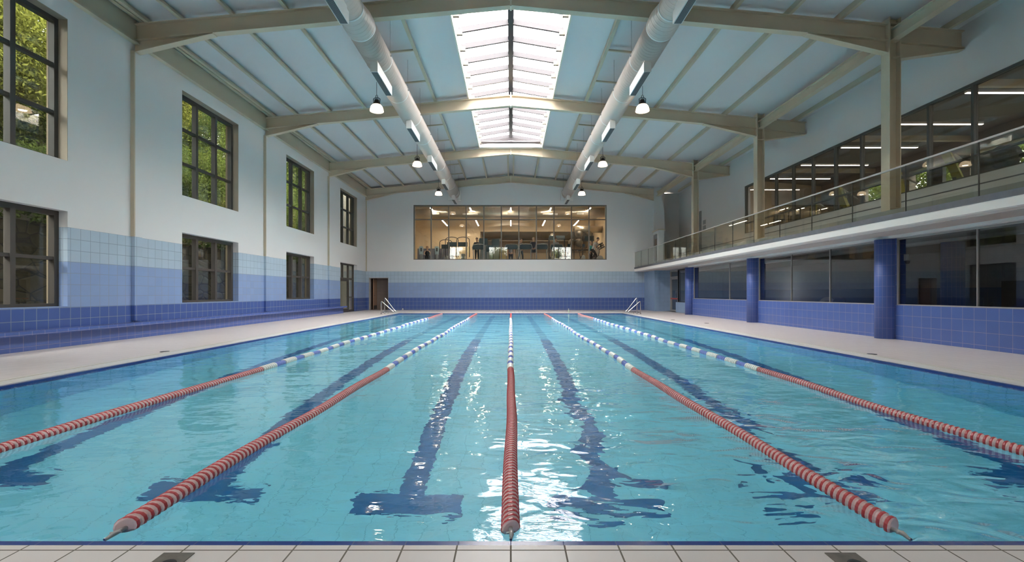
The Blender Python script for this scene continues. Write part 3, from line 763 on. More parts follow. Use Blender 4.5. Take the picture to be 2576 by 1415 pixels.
obj('bulb', MB().lathe([(.05, .05), (.09, -.02), (.11, -.08), (.10, -.115), (.02, -.12)], (0, 0, 0), seg=20), M['bulb'], lamp)
LAMPS = []
for s, side in ((-1, 'window side'), (1, 'balcony side')):
    for k, (y, w) in enumerate(((15.95, 'nearest'), (22.85, 'middle'), (29.6, 'farthest'))):
        lab = f'glass dome pendant lamp on the {side}, {w} of the three in its row'
        loc = (s*4.46 if s < 0 else 4.38, y, 7.37)
        if not LAMPS: lamp.location = loc; lamp['label'] = lab; LAMPS.append(lamp)
        else: LAMPS.append(dup(lamp, loc, 0, lab))

# ------------------------------------------------------------------ lane ropes
M['red_disc'] = solid('red_float_plastic', (0.50, 0.055, 0.06), 0.35, var=0.15, scale=20)
M['pink_disc'] = solid('pale_pink_float_core', (0.78, 0.56, 0.54), 0.35, var=0.1, scale=20)
M['white_disc'] = solid('white_float_plastic', (0.84, 0.83, 0.76), 0.35, var=0.04, scale=20)
M['white_core'] = solid('cream_float_core', (0.60, 0.60, 0.55), 0.4)
M['blue_disc'] = solid('blue_float_plastic', (0.10, 0.15, 0.60), 0.35, var=0.1, scale=20)
M['blue_core'] = solid('pale_blue_float_core', (0.45, 0.50, 0.75), 0.4)
M['black_disc'] = solid('black_float_plastic', (0.03, 0.03, 0.03), 0.4)
XO = [-3.90, -1.96, 0.0, 1.93, 3.84]
def rope_run(xf, y0, y1, r=.050, ri=.036, pitch=.05, seg=14, zz=WZ+.012, smooth_float=False, wide=.55):
    mb = MB(); rings = []; mats = []
    n = max(1, round((y1-y0)/pitch)); p = (y1-y0)/n
    prof = []
    for k in range(n):
        a = y0+k*p
        prof += [(ri, a, 1), (r*.93, a+p*.06, 0), (r, a+p*wide*.3, 0), (r, a+p*wide*.75, 0), (r*.93, a+p*wide, 1), (ri, a+p*(wide+.06), 1)]
    prof.append((ri, y1, 1))
    for (rr, y, mm) in prof:
        cx = xf(y)
        # oblique fins: each disc is slightly twisted round the cable
        ring = []
        for j in range(seg):
            t = 2*PI*j/seg
            ring.append((cx+rr*math.cos(t), y + .020*math.cos(t), zz+rr*math.sin(t)+zoff(y, cx)))
        rings.append(ring)
    mats = [prof[i][2] for i in range(len(prof)-1)]
    mb.ring_sweep([list(reversed(q)) for q in rings], 0, mats, True, False)
    return mb
def zoff(y, x): return .006*math.sin(y*1.9+x*2)
names = ['outermost rope on the window side', 'second rope in from the window side', 'rope down the centre of the pool', 'second rope in from the balcony side', 'outermost rope on the balcony side']
for ri_, x0 in enumerate(XO):
    xf = lambda y, x0=x0, q=ri_: x0 + .022*math.sin(y*.9+q*1.7)*(1 if q != 2 else .3) + .010*math.sin(y*2.7+q)*(1 if q != 2 else .4)
    t = thing('lane_rope', f'red, white and blue floating lane rope, {names[ri_]}', 'lane rope', (x0, 15, 0), 'floating lane ropes')
    def run(nm_, a, b, mats, lab=None, **kw): return obj(nm_, rope_run(xf, a, b, **kw), mats, t, lab, weld=False)
    run('red_floats', 2.44, 7.45, [M['red_disc'], M['pink_disc']])
    y = 7.45; k = 0
    while y < 22.3:
        L = .41 if k % 2 == 0 else .33
        e = min(y+L, 22.35)
        if k % 2 == 0:
            run('white_floats', y, e, [M['white_disc'], M['white_core']], pitch=.055 if y < 13 else L/2, wide=.8, ri=.044, r=.056)
            if k in (14, 28): run('marker_float', e-.06, e-.015, [M['black_disc'], M['black_disc']], 'black marker float', r=.0575, ri=.055)
        else: run('blue_floats', y, e, [M['blue_disc'], M['blue_core']], pitch=.047, ri=.032, r=.046)
        y = e; k += 1
    run('red_floats', 22.35, 27.3, [M['red_disc'], M['pink_disc']], pitch=.1)
    obj('cable', MB().tube([(xf(2.46), 2.46, WZ+.01), (x0*1.0, 2.31, WZ+.02)], .006, 6).tube([(xf(27.2), 27.2, WZ+.01), (x0, PY1, WZ+.02)], .006, 6), M['inox'], t)
    obj('tensioner', MB().tube([(x0, 2.315, WZ+.015), (x0+.004, 2.36, WZ+.022), (x0-.003, 2.45, WZ+.012)], [.006, .012, .010], 8).tube([(x0-.022, 2.37, WZ+.022), (x0+.022, 2.385, WZ+.022)], .005, 6), M['alu'], t)

# anchor pockets in the near deck
for x, w in ((-1.50, 'window side'), (1.49, 'balcony side')):
    t = thing('anchor_pocket', f'dark recessed rope anchor pocket in the near deck, {w} of the centre', 'drain', (x, 2.13, 0))
    obj('lid', MB().box(x-.07, x+.07, 2.02, 2.17, 0, .004), solid('worn_grey_lid', (.16,.14,.12), .6, var=.5, scale=20) if x < 0 else bpy.data.materials['worn_grey_lid'], t)
    obj('slot', MB().lathe([(.0, 0), (.035, .001), (.03, .006), (.0, .0065)], (x+.01, 2.08, .002), seg=14), M['darkmetal'], t)
for k, (x, y) in enumerate(((-6.93, 9.6), (6.93, 9.2), (7.6, 18.6), (7.1, 21.0))):
    tag(obj('floor_drain', MB().lathe([(.0, 0), (.085, .001), (.08, .009), (0, .010)], (x, y, 0), seg=18), M['darkmetal']),
        ['round dark drain cover beside the overflow channel on the window side', 'round dark drain cover nearest the viewer on the balcony side', 'small round drain cover out on the balcony side deck', 'small round drain cover by the far balcony side coping'][k], 'drain')

# ------------------------------------------------------------------ pool hand rails
def bend(pts, r=.12, n=5):
    out = [Vector(pts[0])]
    for a, b, c in zip(pts, pts[1:], pts[2:]):
        a, b, c = Vector(a), Vector(b), Vector(c)
        d1, d2 = (a-b), (c-b); rr = min(r, d1.length*.45, d2.length*.45)
        p, q = b+d1.normalized()*rr, b+d2.normalized()*rr
        for i in range(n+1):
            u = i/n; out.append((1-u)**2*p + 2*u*(1-u)*b + u*u*q)
    out.append(Vector(pts[-1])); return out
for s, side in ((-1, 'window side'), (1, 'balcony side')):
    t = thing('pool_handrail', f'pair of bent stainless handrails at the far pool corner, {side}', 'handrail', (s*7.1, 26.9, 0))
    for y, h, x0 in ((26.7, .74, 7.22), (27.25, .93, 7.17)):
        obj('rail', MB().tube(bend([(s*x0, y, 0), (s*x0, y, h), (s*6.62, y+.02, .20), (s*6.50, y+.02, .10), (s*(x0-.05), y, .10)], .1), .022, 10), M['inox'], t)
        obj('floor_flange', MB().lathe([(.055, 0), (.055, .012), (.03, .02)], (s*x0, y, 0), seg=14), M['inox'], t)
        obj('short_post', MB().tube([(s*(x0-.19), y, 0), (s*(x0-.19), y, .11)], .022, 8), M['inox'], t)
    obj('cross_bar', MB().tube([(s*7.2, 26.7, .10), (s*7.15, 27.25, .10)], .018, 8), M['inox'], t)
t = thing('water_bottle', 'small clear bottle standing on the far poolside deck', 'bottle', (3.4, 28.2, 0))
obj('bottle_body', MB().lathe([(.035, 0), (.04, .02), (.04, .16), (.018, .21), (.018, .24)], (3.4, 28.2, 0), seg=12), solid('pale_green_plastic', (.6,.68,.55), .2), t)
obj('cap', MB().lathe([(.02, .24), (.02, .265)], (3.4, 28.2, 0), seg=10), M['whitebox'], t)
o = obj('pool_toy', MB().lathe([(.03, 0), (.06, .03), (.05, .09), (.02, .13)], (-7.35, 32.6, 0), seg=12), M['whitebox'])
tag(o, 'small white object on the deck against the end wall', 'object')

# ------------------------------------------------------------------ gym beyond the end wall
GZ = 3.30
warmwall = solid('warm_cream_gym_wall', (0.70, 0.56, 0.38), 0.7, var=0.03, scale=0.7)
brownwall = solid('brown_gym_wall', (0.42, 0.32, 0.23), 0.7, var=0.05, scale=0.7)
gymfloor = solid('dark_rubber_floor', (0.10, 0.095, 0.09), 0.6)
gymceil = solid('cream_gym_ceiling', (0.60, 0.50, 0.36), 0.6, var=0.04)
struct('floor_gym', MB().box(XL-.5, 8.6, YEND+.4, 51.5, GZ-.3, GZ), gymfloor)
struct('wall_gym', MB().box(XL-.5, XL-.1, YEND+.4, 51.5, GZ, 9.2).box(8.0, 8.4, YEND+.4, 51.5, GZ, 9.2).box(XL-.1, -2.9, 45.5, 45.8, GZ, 9.2).box(-2.9, 8.0, 45.5, 45.8, 7.0, 9.2).box(-2.9, 8.0, 51.2, 51.5, GZ, 5.45).box(-3.1, -2.9, 45.8, 51.2, GZ, 7.3), warmwall)
struct('wall_gym_annex', MB().box(-2.9, 8.0, 51.15, 51.5, 5.45, 7.2), brownwall)
struct('ceiling_gym', MB().prism_xz([(XL-.1, 7.95), (0, 8.75), (0, 8.9), (XL-.1, 8.1)], YEND+.4, 45.5).prism_xz([(8.4, 8.10), (0, 8.75), (0, 8.9), (8.4, 8.25)], YEND+.4, 45.5).box(-2.9, 8.0, 45.8, 51.2, 7.0, 7.3), gymceil)
tag(obj('gym_handrail', MB().tube([(-2.85, 47.5, 6.35), (7.9, 47.5, 6.35)], .03, 8), M['kerb']), 'thin pale rail across the back of the gym', 'rail')
t = thing('silver_duct', 'silver round duct running across the gym ceiling', 'duct', (0, 36.0, 7.22))
obj('duct_pipe', MB().lathe([(.37, -9.9), (.37, 7.9)], (0, 36.2, 7.25), 'x', 28), M['silver'], t)
for x in (-5.6, 5.2, -.5): obj('vent_box', MB().box(x-.25, x+.25, 35.8, 36.0, 7.05, 7.25), M['kerb'], t)
t = thing('silver_duct', 'short silver duct stub at the back of the gym by the cream wall', 'duct', (6.6, 43, 7.0))
obj('duct_pipe', MB().lathe([(.30, 5.6), (.30, 7.95)], (0, 42, 6.75), 'x', 24), M['silver'], t)
for k, x in enumerate((-3.0, 2.9)):
    tag(obj('ceiling_cassette', MB().box(x-.55, x+.55, 35.3, 35.5, 6.95, 7.05), M['whitebox']), 'slim white air unit below the silver duct, ' + ('rower side' if k == 0 else 'bike side'), 'air unit')
M['strip'] = emit('strip_light_diffuser', (1.0, 0.80, 0.58), 36)
M['strip2'] = emit('dim_strip_light_diffuser', (1.0, 0.80, 0.58), 9)
def strip(p, q, label, z, mt='strip'):
    t = thing('linear_light', label, 'light', ((p[0]+q[0])/2, (p[1]+q[1])/2, z), 'linear gym lights')
    mbh, mbd = MB(), MB()
    if p[0] == q[0]:
        mbh.box(p[0]-.045, p[0]+.045, p[1], q[1], z, z+.07); mbd.box(p[0]-.04, p[0]+.04, p[1]+.01, q[1]-.01, z-.012, z)
        e = [(p[0], p[1]+.3), (p[0], q[1]-.3)]
    else:
        mbh.box(p[0], q[0], p[1]-.045, p[1]+.045, z, z+.07); mbd.box(p[0]+.01, q[0]-.01, p[1]-.04, p[1]+.04, z-.012, z)
        e = [(p[0]+.3, p[1]), (q[0]-.3, p[1])]
    obj('housing', mbh, M['whitebox'], t); obj('diffuser', mbd, M[mt], t)
    for a in e: obj('suspension_wire', MB().tube([(a[0], a[1], z+.07), (a[0], a[1], z+.5)], .004, 4), M['alu'], t)
    return t
wh = ['second row', 'front row']
for j, (y0, y1) in enumerate(((34.9, 37.6), (41.0, 44.2))):
    for k, x in enumerate((-5.86, -2.98, 0, 2.93, 5.80)):
        strip((x, y0), (x, y1), f'slim warm strip light in the end gym, {["front","back"][j]} row, {["first","second","third","fourth","fifth"][k]} from the rowers', 7.38)

# ---- gym machines
mblack = solid('black_machine_plastic', (0.035, 0.04, 0.05), 0.4)
mteal = solid('dark_teal_console', (0.03, 0.055, 0.07), 0.25)
msil = solid('silver_machine_frame', (0.45, 0.43, 0.40), 0.35, 0.5)
mgrey = solid('grey_machine_shroud', (0.25, 0.26, 0.26), 0.5)
mpale = solid('pale_blue_grey_plastic', (0.42, 0.52, 0.54), 0.4)
myel = solid('yellow_machine_frame', (0.45, 0.42, 0.06), 0.4)
def arch_pts(w, z0, z1, y, n=9):
    return [(-w, y, z0)] + [(-w*math.cos(PI*i/n), y, z1-.22+.22*math.sin(PI*i/n)) for i in range(n+1)] + [(w, y, z0)]
# treadmill, walker faces -y
tm = thing('treadmill', 'x', 'treadmill', (0, 0, 0), 'treadmills in the end gym')
obj('deck', MB().box(-.38, .38, -.3, 1.5, .05, .22), mblack, tm)
obj('belt', MB().box(-.25, .25, -.15, 1.48, .22, .235), mgrey, tm)
obj('motor_hood', MB().prism_yz([(-.55, .05), (-.1, .05), (-.1, .30), (-.3, .34), (-.5, .25)], -.40, .40), mgrey, tm)
for s in (-1, 1): obj('upright', MB().tube([(s*.38, -.25, .1), (s*.38, -.32, 1.15)], .04, 8), msil, tm)
obj('console', MB().prism_xz([(-.44, 1.06), (.44, 1.06), (.47, 1.2), (.38, 1.40), (-.38, 1.40), (-.47, 1.2)], -.40, -.30), mteal, tm)
obj('console_rim', MB().tube([(-.40, -.42, 1.0), (-.48, -.42, 1.2), (-.40, -.42, 1.42), (0, -.42, 1.46), (.40, -.42, 1.42), (.48, -.42, 1.2), (.40, -.42, 1.0)], .025, 7), msil, tm)
for s in (-1, 1): obj('handrail', MB().tube([(s*.42, -.3, 1.05), (s*.42, .4, .98)], .022, 7), mblack, tm)
# cross trainer with arched frame
ct = thing('cross_trainer', 'x', 'cross trainer', (0, 0, 0), 'arched machines in the end gym')
obj('base_frame', MB().box(-.3, .3, -.5, 1.2, .04, .12).box(-.12, .12, -.45, .1, .12, .75), mgrey, ct)
obj('arch_bar', MB().tube(arch_pts(.47, .5, 1.98, -.35), .028, 8), mblack, ct)
obj('console', MB().box(-.33, .33, -.42, -.34, 1.28, 1.60), mteal, ct)
obj('flywheel_cover', MB().lathe([(.0, -.06), (.32, -.06), (.34, 0), (.32, .06), (0, .06)], (0, -.2, .42), 'x', 20), mgrey, ct)
for s in (-1, 1):
    obj('arm', MB().tube([(s*.26, -.2, .6), (s*.30, .0, 1.0), (s*.26, -.1, 1.55)], .02, 6), msil, ct)
    obj('pedal', MB().box(s*.22-.07, s*.22+.07, .1, .5, .26, .31), mblack, ct)
# spin bike
sb = thing('exercise_bike', 'x', 'exercise bike', (0, 0, 0), 'spin bikes in the end gym')
obj('base_frame', MB().box(-.28, .28, -.55, -.47, 0, .06).box(-.28, .28, .5, .58, 0, .06).tube([(0, -.5, .04), (0, -.3, .62), (0, .0, .5), (0, .5, .04)], .035, 8), mblack, sb)
obj('flywheel', MB().lathe([(0, -.04), (.24, -.04), (.25, 0), (.24, .04), (0, .04)], (0, -.42, .38), 'x', 22), mgrey, sb)
obj('saddle', MB().prism_xz([(-.12, .98), (.12, .98), (.09, 1.04), (-.09, 1.04)], .18, .45).tube([(0, .1, .5), (0, .3, 1.0)], .022, 7), mblack, sb)
obj('handlebar', MB().tube([(-.24, -.55, 1.22), (-.24, -.35, 1.14), (.24, -.35, 1.14), (.24, -.55, 1.22)], .018, 7).tube([(0, -.28, .6), (0, -.36, 1.14)], .025, 7), mblack, sb)
obj('screen', MB().box(-.10, .10, -.48, -.44, 1.20, 1.42), mteal, sb)
for s in (-1, 1): obj('pedal', MB().box(s*.14-.05, s*.14+.05, -.12, .02, .25+s*.12, .29+s*.12).tube([(s*.08, 0, .38), (s*.08, -.05, .27+s*.12)], .014, 6), mblack, sb)
# rower
rw = thing('rowing_machine', 'x', 'rowing machine', (0, 0, 0), 'rowing machines in the end gym')
obj('rail', MB().box(-.04, .04, -.1, 1.9, .30, .38).box(-.2, .2, 1.85, 1.93, 0, .3), msil, rw)
obj('fan_housing', MB().lathe([(0, -.09), (.28, -.09), (.30, 0), (.28, .09), (0, .09)], (0, -.25, .42), 'x', 22), mgrey, rw)
obj('monitor_arm', MB().tube([(0, -.3, .5), (.0, -.1, 1.05)], .03, 7), mpale, rw)
obj('monitor', MB().prism_xz([(-.12, .62), (.12, .62), (.16, 1.12), (.10, 1.22), (-.10, 1.22), (-.16, 1.12)], -.42, -.34), mpale, rw)
obj('monitor_screen', MB().box(-.06, .06, -.43, -.42, .85, 1.1), mblack, rw)
obj('seat', MB().box(-.15, .15, 1.0, 1.25, .40, .46), mblack, rw)
protos_used = set()
def place(pr, loc, rz, label, s=1.0):
    if pr.name not in protos_used:
        protos_used.add(pr.name); pr.location = loc; pr.rotation_euler = (0, 0, rz); pr.scale = (s, s, s); pr['label'] = label; return pr
    return dup(pr, loc, rz, label, s)
def gx(px, y): return (px-1285)*y/F
YG = 35.3
for px, yy, lab in ((1205.0, YG+.2, 'treadmill with a walker in black, beside the arched trainers'), (1287, YG, 'treadmill in front of the bald man'), (1322, YG, 'treadmill between the bald man and the man in navy'), (1362, YG, 'treadmill directly on the bike side of the man in navy'), (1399, YG, 'treadmill nearest the spin bikes, with a runner in dark leggings')):
    place(tm, (gx(px, yy), yy, GZ), 0, lab)
for px, yy, lab in ((1123, 37.2, 'arched cross trainer half hidden behind the others'), (1138, 35.5, 'arched cross trainer nearest the rowers'), (1166, 35.5, 'arched cross trainer nearest the walker in black')):
    place(ct, (gx(px, yy), yy, GZ), 0, lab)
for px, yy, rz, lab in ((1385, 35.6, .4, 'spin bike close behind the last treadmill'), (1424, 35.2, .3, 'spin bike with upright screen, middle of the bike row'), (1461, 35.2, .3, 'spin bike with upright screen beside the leaning rider'), (1497, 35.4, .9, 'spin bike under the leaning rider in the white shirt')):
    place(sb, (gx(px, yy), yy, GZ), rz, lab)
for px, yy, rz, lab in ((1060, 34.7, .15, 'rowing machine with pale monitor in the far left window cell'), (1099, 34.7, .15, 'empty rowing machine with pale monitor beside the seated woman')):
    place(rw, (gx(px, yy), yy, GZ), rz, lab, 1.0)
# grey tall stair machines and screens
for k, (px, yy, w, z0, z1) in enumerate(((1216, 36.6, .62, 0, 2.05), (1247, 36.8, .55, 0, 2.0), (1232, 36.4, .5, 0, 1.5))):
    x = gx(px, yy)
    t = thing('stair_climber', ['tall grey stair machine behind the walker in black', 'tall grey stair machine with a dark screen near the window centre', 'lower grey stair machine between the two tall ones'][k], 'stair machine', (x, yy, GZ))
    obj('body', MB().prism_xz([(x-w/2, GZ), (x+w/2, GZ), (x+w/2*.8, GZ+z1-.4), (x-w/2*.8, GZ+z1-.4)], yy, yy+.6), mgrey, t)
    obj('console', MB().box(x-w/2, x+w/2, yy-.08, yy+.02, GZ+z1-.5, GZ+z1), mteal, t)
    for s in (-1, 1): obj('rail', MB().tube([(x+s*w/2, yy, GZ+.4), (x+s*w/2*1.1, yy-.05, GZ+z1-.1)], .025, 6), mblack, t)
# partition boards, TVs, rig
tag(obj('low_partition', MB().box(gx(1050, 38.5), gx(1134, 38.5), 38.5, 38.6, GZ, GZ+1.45), solid('slate_partition', (.13,.13,.17), .6)), 'low slate coloured partition behind the rowing machines', 'partition')
for px0, px1, yy, z0, z1, lab in ((1381, 1394, 44, 6.05, 6.45, 'black wall screen above the bikes, smaller piece'), (1398, 1421, 44, 6.05, 6.45, 'black wall screen above the bikes, wide piece'), (1470, 1494, 43, 5.85, 6.3, 'black wall screen near the bright cream wall')):
    t = thing('wall_screen', lab, 'screen', ((gx(px0, yy)+gx(px1, yy))/2, yy, z0))
    obj('bezel', MB().box(gx(px0, yy), gx(px1, yy), yy, yy+.08, z0, z1), mblack, t)
    obj('display', MB().box(gx(px0, yy)+.04, gx(px1, yy)-.04, yy-.01, yy, z0+.04, z1-.04), mteal, t)
t = thing('training_rig', 'dark steel training rig standing behind the spin bikes', 'rig', (gx(1400, 42), 42, GZ))
for px in (1381, 1400, 1420): obj('rig_post', MB().box(gx(px, 42)-.05, gx(px, 42)+.05, 41.95, 42.05, GZ, GZ+2.6), mblack, t)
obj('rig_beam', MB().box(gx(1379, 42), gx(1422, 42), 41.95, 42.05, GZ+2.6, GZ+2.72), mblack, t)
tag(obj('punch_bag', MB().lathe([(.05, 1.9), (.17, 1.85), (.17, .8), (.12, .75)], (gx(1407, 40), 40, GZ), seg=16), mblack), 'dark hanging bag behind the last treadmill', 'punch bag')
mball = solid('grey_gym_ball', (.20, .17, .13), .3)
for k, (px, py_, rr) in enumerate(((1457, 589, .36), (1480, 586, .30), (1456, 611, .36), (1437, 610, .26))):
    yy = 42.0; x = gx(px, yy); z = HC+(737.5-py_)*yy/F
    tag(obj('gym_ball', MB().sphere((x, yy, z), rr, seg=18, rg=12), mball), ['large grey gym ball on the rack, upper one beside the cream wall end', 'grey gym ball on the rack, closest to the cream wall', 'large grey gym ball on the rack, lower one', 'small dark gym ball at the bike end of the rack'][k], 'gym ball')
t = thing('ball_rack', 'slim dark rack holding gym balls against the back wall', 'rack', (gx(1462, 42.3), 42.3, GZ))
for px in (1444, 1466, 1490): obj('rack_post', MB().box(gx(px, 42.3)-.03, gx(px, 42.3)+.03, 42.3, 42.36, GZ, GZ+3.6), mblack, t)
for z in (4.95, 5.75): obj('rack_shelf', MB().box(gx(1436, 42.3), gx(1492, 42.3), 41.7, 42.36, z-.02+.0, z+.02), mblack, t)
o = obj('waste_bin', MB().lathe([(.14, 0), (.18, .38)], (gx(1398.5, 34.6), 34.6, GZ), seg=18), M['whitebox']); tag(o, 'white bin by the glass below the last treadmill', 'bin')
for k in range(3):
    yy = 37.0+1.4*k; x = 6.55+.35*k
    t = thing('incline_bench', f'dark slanted machine along the cream side wall, {["first","second","third"][k]} from the glass', 'machine', (x, yy, GZ))
    obj('frame', MB().tube([(x-.5, yy-.2, GZ+.05), (x+.1, yy, GZ+1.5), (x+.55, yy+.1, GZ+1.75)], .06, 8).box(x-.6, x+.4, yy-.3, yy+.2, GZ, GZ+.06), mblack, t)
    obj('pad', MB().hexa([(x-.45, yy-.15, GZ+.35), (x-.30, yy-.15, GZ+.30), (x-.30, yy+.15, GZ+.30), (x-.45, yy+.15, GZ+.35), (x+.0, yy-.15, GZ+1.35), (x+.15, yy-.15, GZ+1.28), (x+.15, yy+.15, GZ+1.28), (x+.0, yy+.15, GZ+1.35)]), msil, t)

# ------------------------------------------------------------------ people
def skin_obj(name, verts, edges, radii, mat, parent, root=0, sub=1):
    me = bpy.data.meshes.new(name); me.from_pydata(verts, edges, [])
    o = bpy.data.objects.new(name, me); COL.objects.link(o)
    md = o.modifiers.new('s', 'SKIN'); md.use_smooth_shade = True
    for i, r in enumerate(radii):
        me.skin_vertices[0].data[i].radius = (r, r) if not isinstance(r, tuple) else r
        me.skin_vertices[0].data[i].use_root = (i == root)
    if sub:
        sm = o.modifiers.new('ss', 'SUBSURF'); sm.levels = sub; sm.render_levels = sub
    bpy.context.view_layer.update()
    dg = bpy.context.evaluated_depsgraph_get()
    m2 = bpy.data.meshes.new_from_object(o.evaluated_get(dg))
    bpy.data.objects.remove(o); 
    m2.name = name; m2.materials.clear(); m2.materials.append(mat)
    for p in m2.polygons: p.use_smooth = True
    q = bpy.data.objects.new(name, m2); COL.objects.link(q); q.parent = parent
    return q
skinm = solid('skin', (0.55, 0.33, 0.23), 0.5)
hairm = {'dark': solid('dark_hair', (0.03,0.02,0.015), .6), 'fair': solid('fair_hair', (0.30,0.19,0.10), .6), 'grey': solid('grey_hair', (.35,.32,.28), .6)}
cloth = {'black': solid('black_cloth', (.02,.022,.028), .8), 'navy': solid('navy_cloth', (.03,.04,.07), .8), 'white': solid('white_cloth', (.6,.62,.65), .8), 'teal': solid('teal_cloth', (.04,.38,.42), .8), 'grey': solid('grey_cloth', (.18,.18,.2), .8)}
def person(label, loc, rz, top='black', legs='black', hair='dark', sleeve=True, pose='stand', shorts=False, seat=.0):
    t = thing('person', label, 'person', loc)
    hip = .93 if pose in ('stand', 'walk') else (.5 if pose == 'sit' else 1.0)
    lean = {'stand': 0, 'walk': -.06, 'sit': .05, 'lean': -.32}[pose]
    V, E, R = [], [], []
    def add(p, r, par=None):
        V.append(p); R.append(r)
        if par is not None: E.append((par, len(V)-1))
        return len(V)-1
    def tl(z): return lean*(z/.55)
    pel = add((0, 0, hip), .115)
    wai = add((0, tl(.2), hip+.2), (.125, .10), pel)
    che = add((0, tl(.42), hip+.42), (.15, .11), wai)
    nk0 = add((0, tl(.53), hip+.53), .06, che)
    nk1 = add((0, tl(.60)-.01, hip+.60), .052, nk0)
    hd0 = add((0, tl(.67)-.03, hip+.665), (.07, .085), nk1)
    hd1 = add((0, tl(.74)-.02, hip+.745), (.078, .098), hd0)
    hd2 = add((0, tl(.80)-.01, hip+.815), (.062, .078), hd1)
    nose = add((0, tl(.70)-.125, hip+.71), .012, hd1)
    for s in (-1, 1): add((s*.085, tl(.71)-.005, hip+.715), .014, hd1)
    arms, legv = [], []
    for s in (-1, 1):
        sh = add((s*.17, tl(.47), hip+.475), .055, che)
        if pose in ('walk', 'sit', 'lean'):
            el = (s*.25, tl(.3)-.10, hip+.24); wr = (s*.20, tl(.3)-.36, hip+.20)
            if pose == 'lean': el = (s*.26, tl(.3)-.12, hip+.2); wr = (s*.22, tl(.3)-.22, hip-.02)
        else: el = (s*.26, .02, hip+.20); wr = (s*.27, -.08, hip-.02)
        e_ = add(el, .042, sh); w_ = add(wr, .028, e_)
        d = (Vector(wr)-Vector(el)).normalized()
        pm = add(tuple(Vector(wr)+d*.06), (.036, .018), w_)
        side = Vector((1, 0, 0)); dn = Vector((0, 0, -1))
        for q in range(4):
            b0 = Vector(wr)+d*.095+side*(.012*(q-1.5)*1.6)
            ln = (.030, .036, .034, .026)[q]
            a1 = add(tuple(b0), .009, pm); a2 = add(tuple(b0+d*ln+dn*.006), .008, a1); add(tuple(b0+d*ln*1.6+dn*.022), .007, a2)
        th = add(tuple(Vector(wr)+d*.045-side*s*.035), .010, pm); add(tuple(Vector(wr)+d*.085-side*s*.048), .008, th)
        arms.append(((s*.17, tl(.47), hip+.475), el, wr))
        hp = add((s*.085, 0, hip-.06), .088, pel)
        if pose == 'sit': kn, an, to = (s*.12, -.40, hip+.08), (s*.12, -.55, .22), (s*.12, -.72, .2)
        elif pose == 'walk': kn, an, to = (s*.10, -.05-.10*s, .50), (s*.10, .02-.20*s, .10+.04*(1-s)), (s*.10, -.15-.20*s, .05)
        elif pose == 'lean': kn, an, to = (s*.11, -.25, .62-.08*s), (s*.11, -.12, .30-.1*s), (s*.11, -.28, .24-.1*s)
        else: kn, an, to = (s*.10, -.01, .49), (s*.10, .02, .09), (s*.12, -.15, .035)
        k_ = add(kn, .06, hp); a_ = add(an, .040, k_); t_ = add(to, .035, a_)
        legv.append(((s*.085, 0, hip-.06), kn, an, to))
    body = skin_obj('body', V, E, R, skinm, t, 0, 1)
    # top
    V2 = [(0, 0, hip-.06), (0, tl(.2), hip+.2), (0, tl(.42), hip+.42), (0, tl(.5), hip+.495)]; E2 = [(0,1),(1,2),(2,3)]; R2 = [(.165,.125), (.155,.12), (.178,.135), (.09,.085)]
    for s, (sh, el, wr) in zip((-1, 1), arms):
        V2.append(sh); E2.append((2, len(V2)-1)); R2.append(.075)
        if sleeve: V2.append(tuple(Vector(sh)*.35+Vector(el)*.65)); E2.append((len(V2)-2, len(V2)-1)); R2.append(.062)
    skin_obj('shirt', V2, E2, R2, cloth[top], t, 0, 1)
    V3 = [(0, 0, hip+.05)]; E3 = []; R3 = [(.15, .125)]
    for hp, kn, an, to in legv:
        V3.append(hp); E3.append((0, len(V3)-1)); R3.append(.108)
        V3.append(kn if not shorts else tuple(Vector(hp)*.35+Vector(kn)*.65)); E3.append((len(V3)-2, len(V3)-1)); R3.append(.075 if not shorts else .095)
        if not shorts: V3.append(an); E3.append((len(V3)-2, len(V3)-1)); R3.append(.055)
    skin_obj('shorts' if shorts else 'trousers', V3, E3, R3, cloth[legs], t, 0, 1)
    for hp, kn, an, to in legv:
        skin_obj('shoe', [tuple(Vector(an)+Vector((0,.05,-.045))), tuple(Vector(to)+Vector((0,-.03,0)))], [(0,1)], [.045, .042], cloth['grey'], t, 0, 1)
    hz = hip+.76
    if hair:
        mb = MB(); mb.sphere((0, tl(.76)+.025, hz+.025), .098, .108, .098, seg=14, rg=8)
        q = bpy.data.objects.new('hair', mb.data('hair', hairm[hair])); COL.objects.link(q); q.parent = t
    mb = MB()
    for s in (-1, 1): mb.sphere((s*.03, tl(.74)-.112, hip+.745), .010, seg=6, rg=4)
    q = bpy.data.objects.new('eyes', mb.data('eyes', cloth['black'])); COL.objects.link(q); q.parent = t
    mb = MB().tube([(-.022, tl(.68)-.112, hip+.675), (.022, tl(.68)-.112, hip+.675)], .006, 5)
    q = bpy.data.objects.new('mouth', mb.data('mouth', solid('lips', (.35,.12,.10), .5) if 'lips' not in bpy.data.materials else bpy.data.materials['lips'])); COL.objects.link(q); q.parent = t
    t.rotation_euler = (0, 0, rz)
    return t
person('fair haired person seated on a rowing machine in a black vest', (gx(1072, 35.4), 35.9, GZ+.02), .2, 'black', 'black', 'fair', False, 'sit')
person('dark haired person in black walking on the treadmill by the arched trainers', (gx(1199, 35.7), YG+.75, GZ+.235), 0, 'black', 'black', 'dark', True, 'walk')
person('bald person standing behind a treadmill near the window centre', (gx(1285, 37.5), 37.3, GZ+.02), 0, 'grey', 'navy', None, True, 'stand')
person('dark haired person in a black vest walking beside the bald person', (gx(1310, 36.0), 36.5, GZ+.235), .5, 'black', 'black', 'dark', False, 'walk')
person('person in a navy t-shirt and shorts facing the glass', (gx(1342, 35.4), 35.6, GZ+.22), 0, 'navy', 'navy', 'fair', True, 'stand', True)
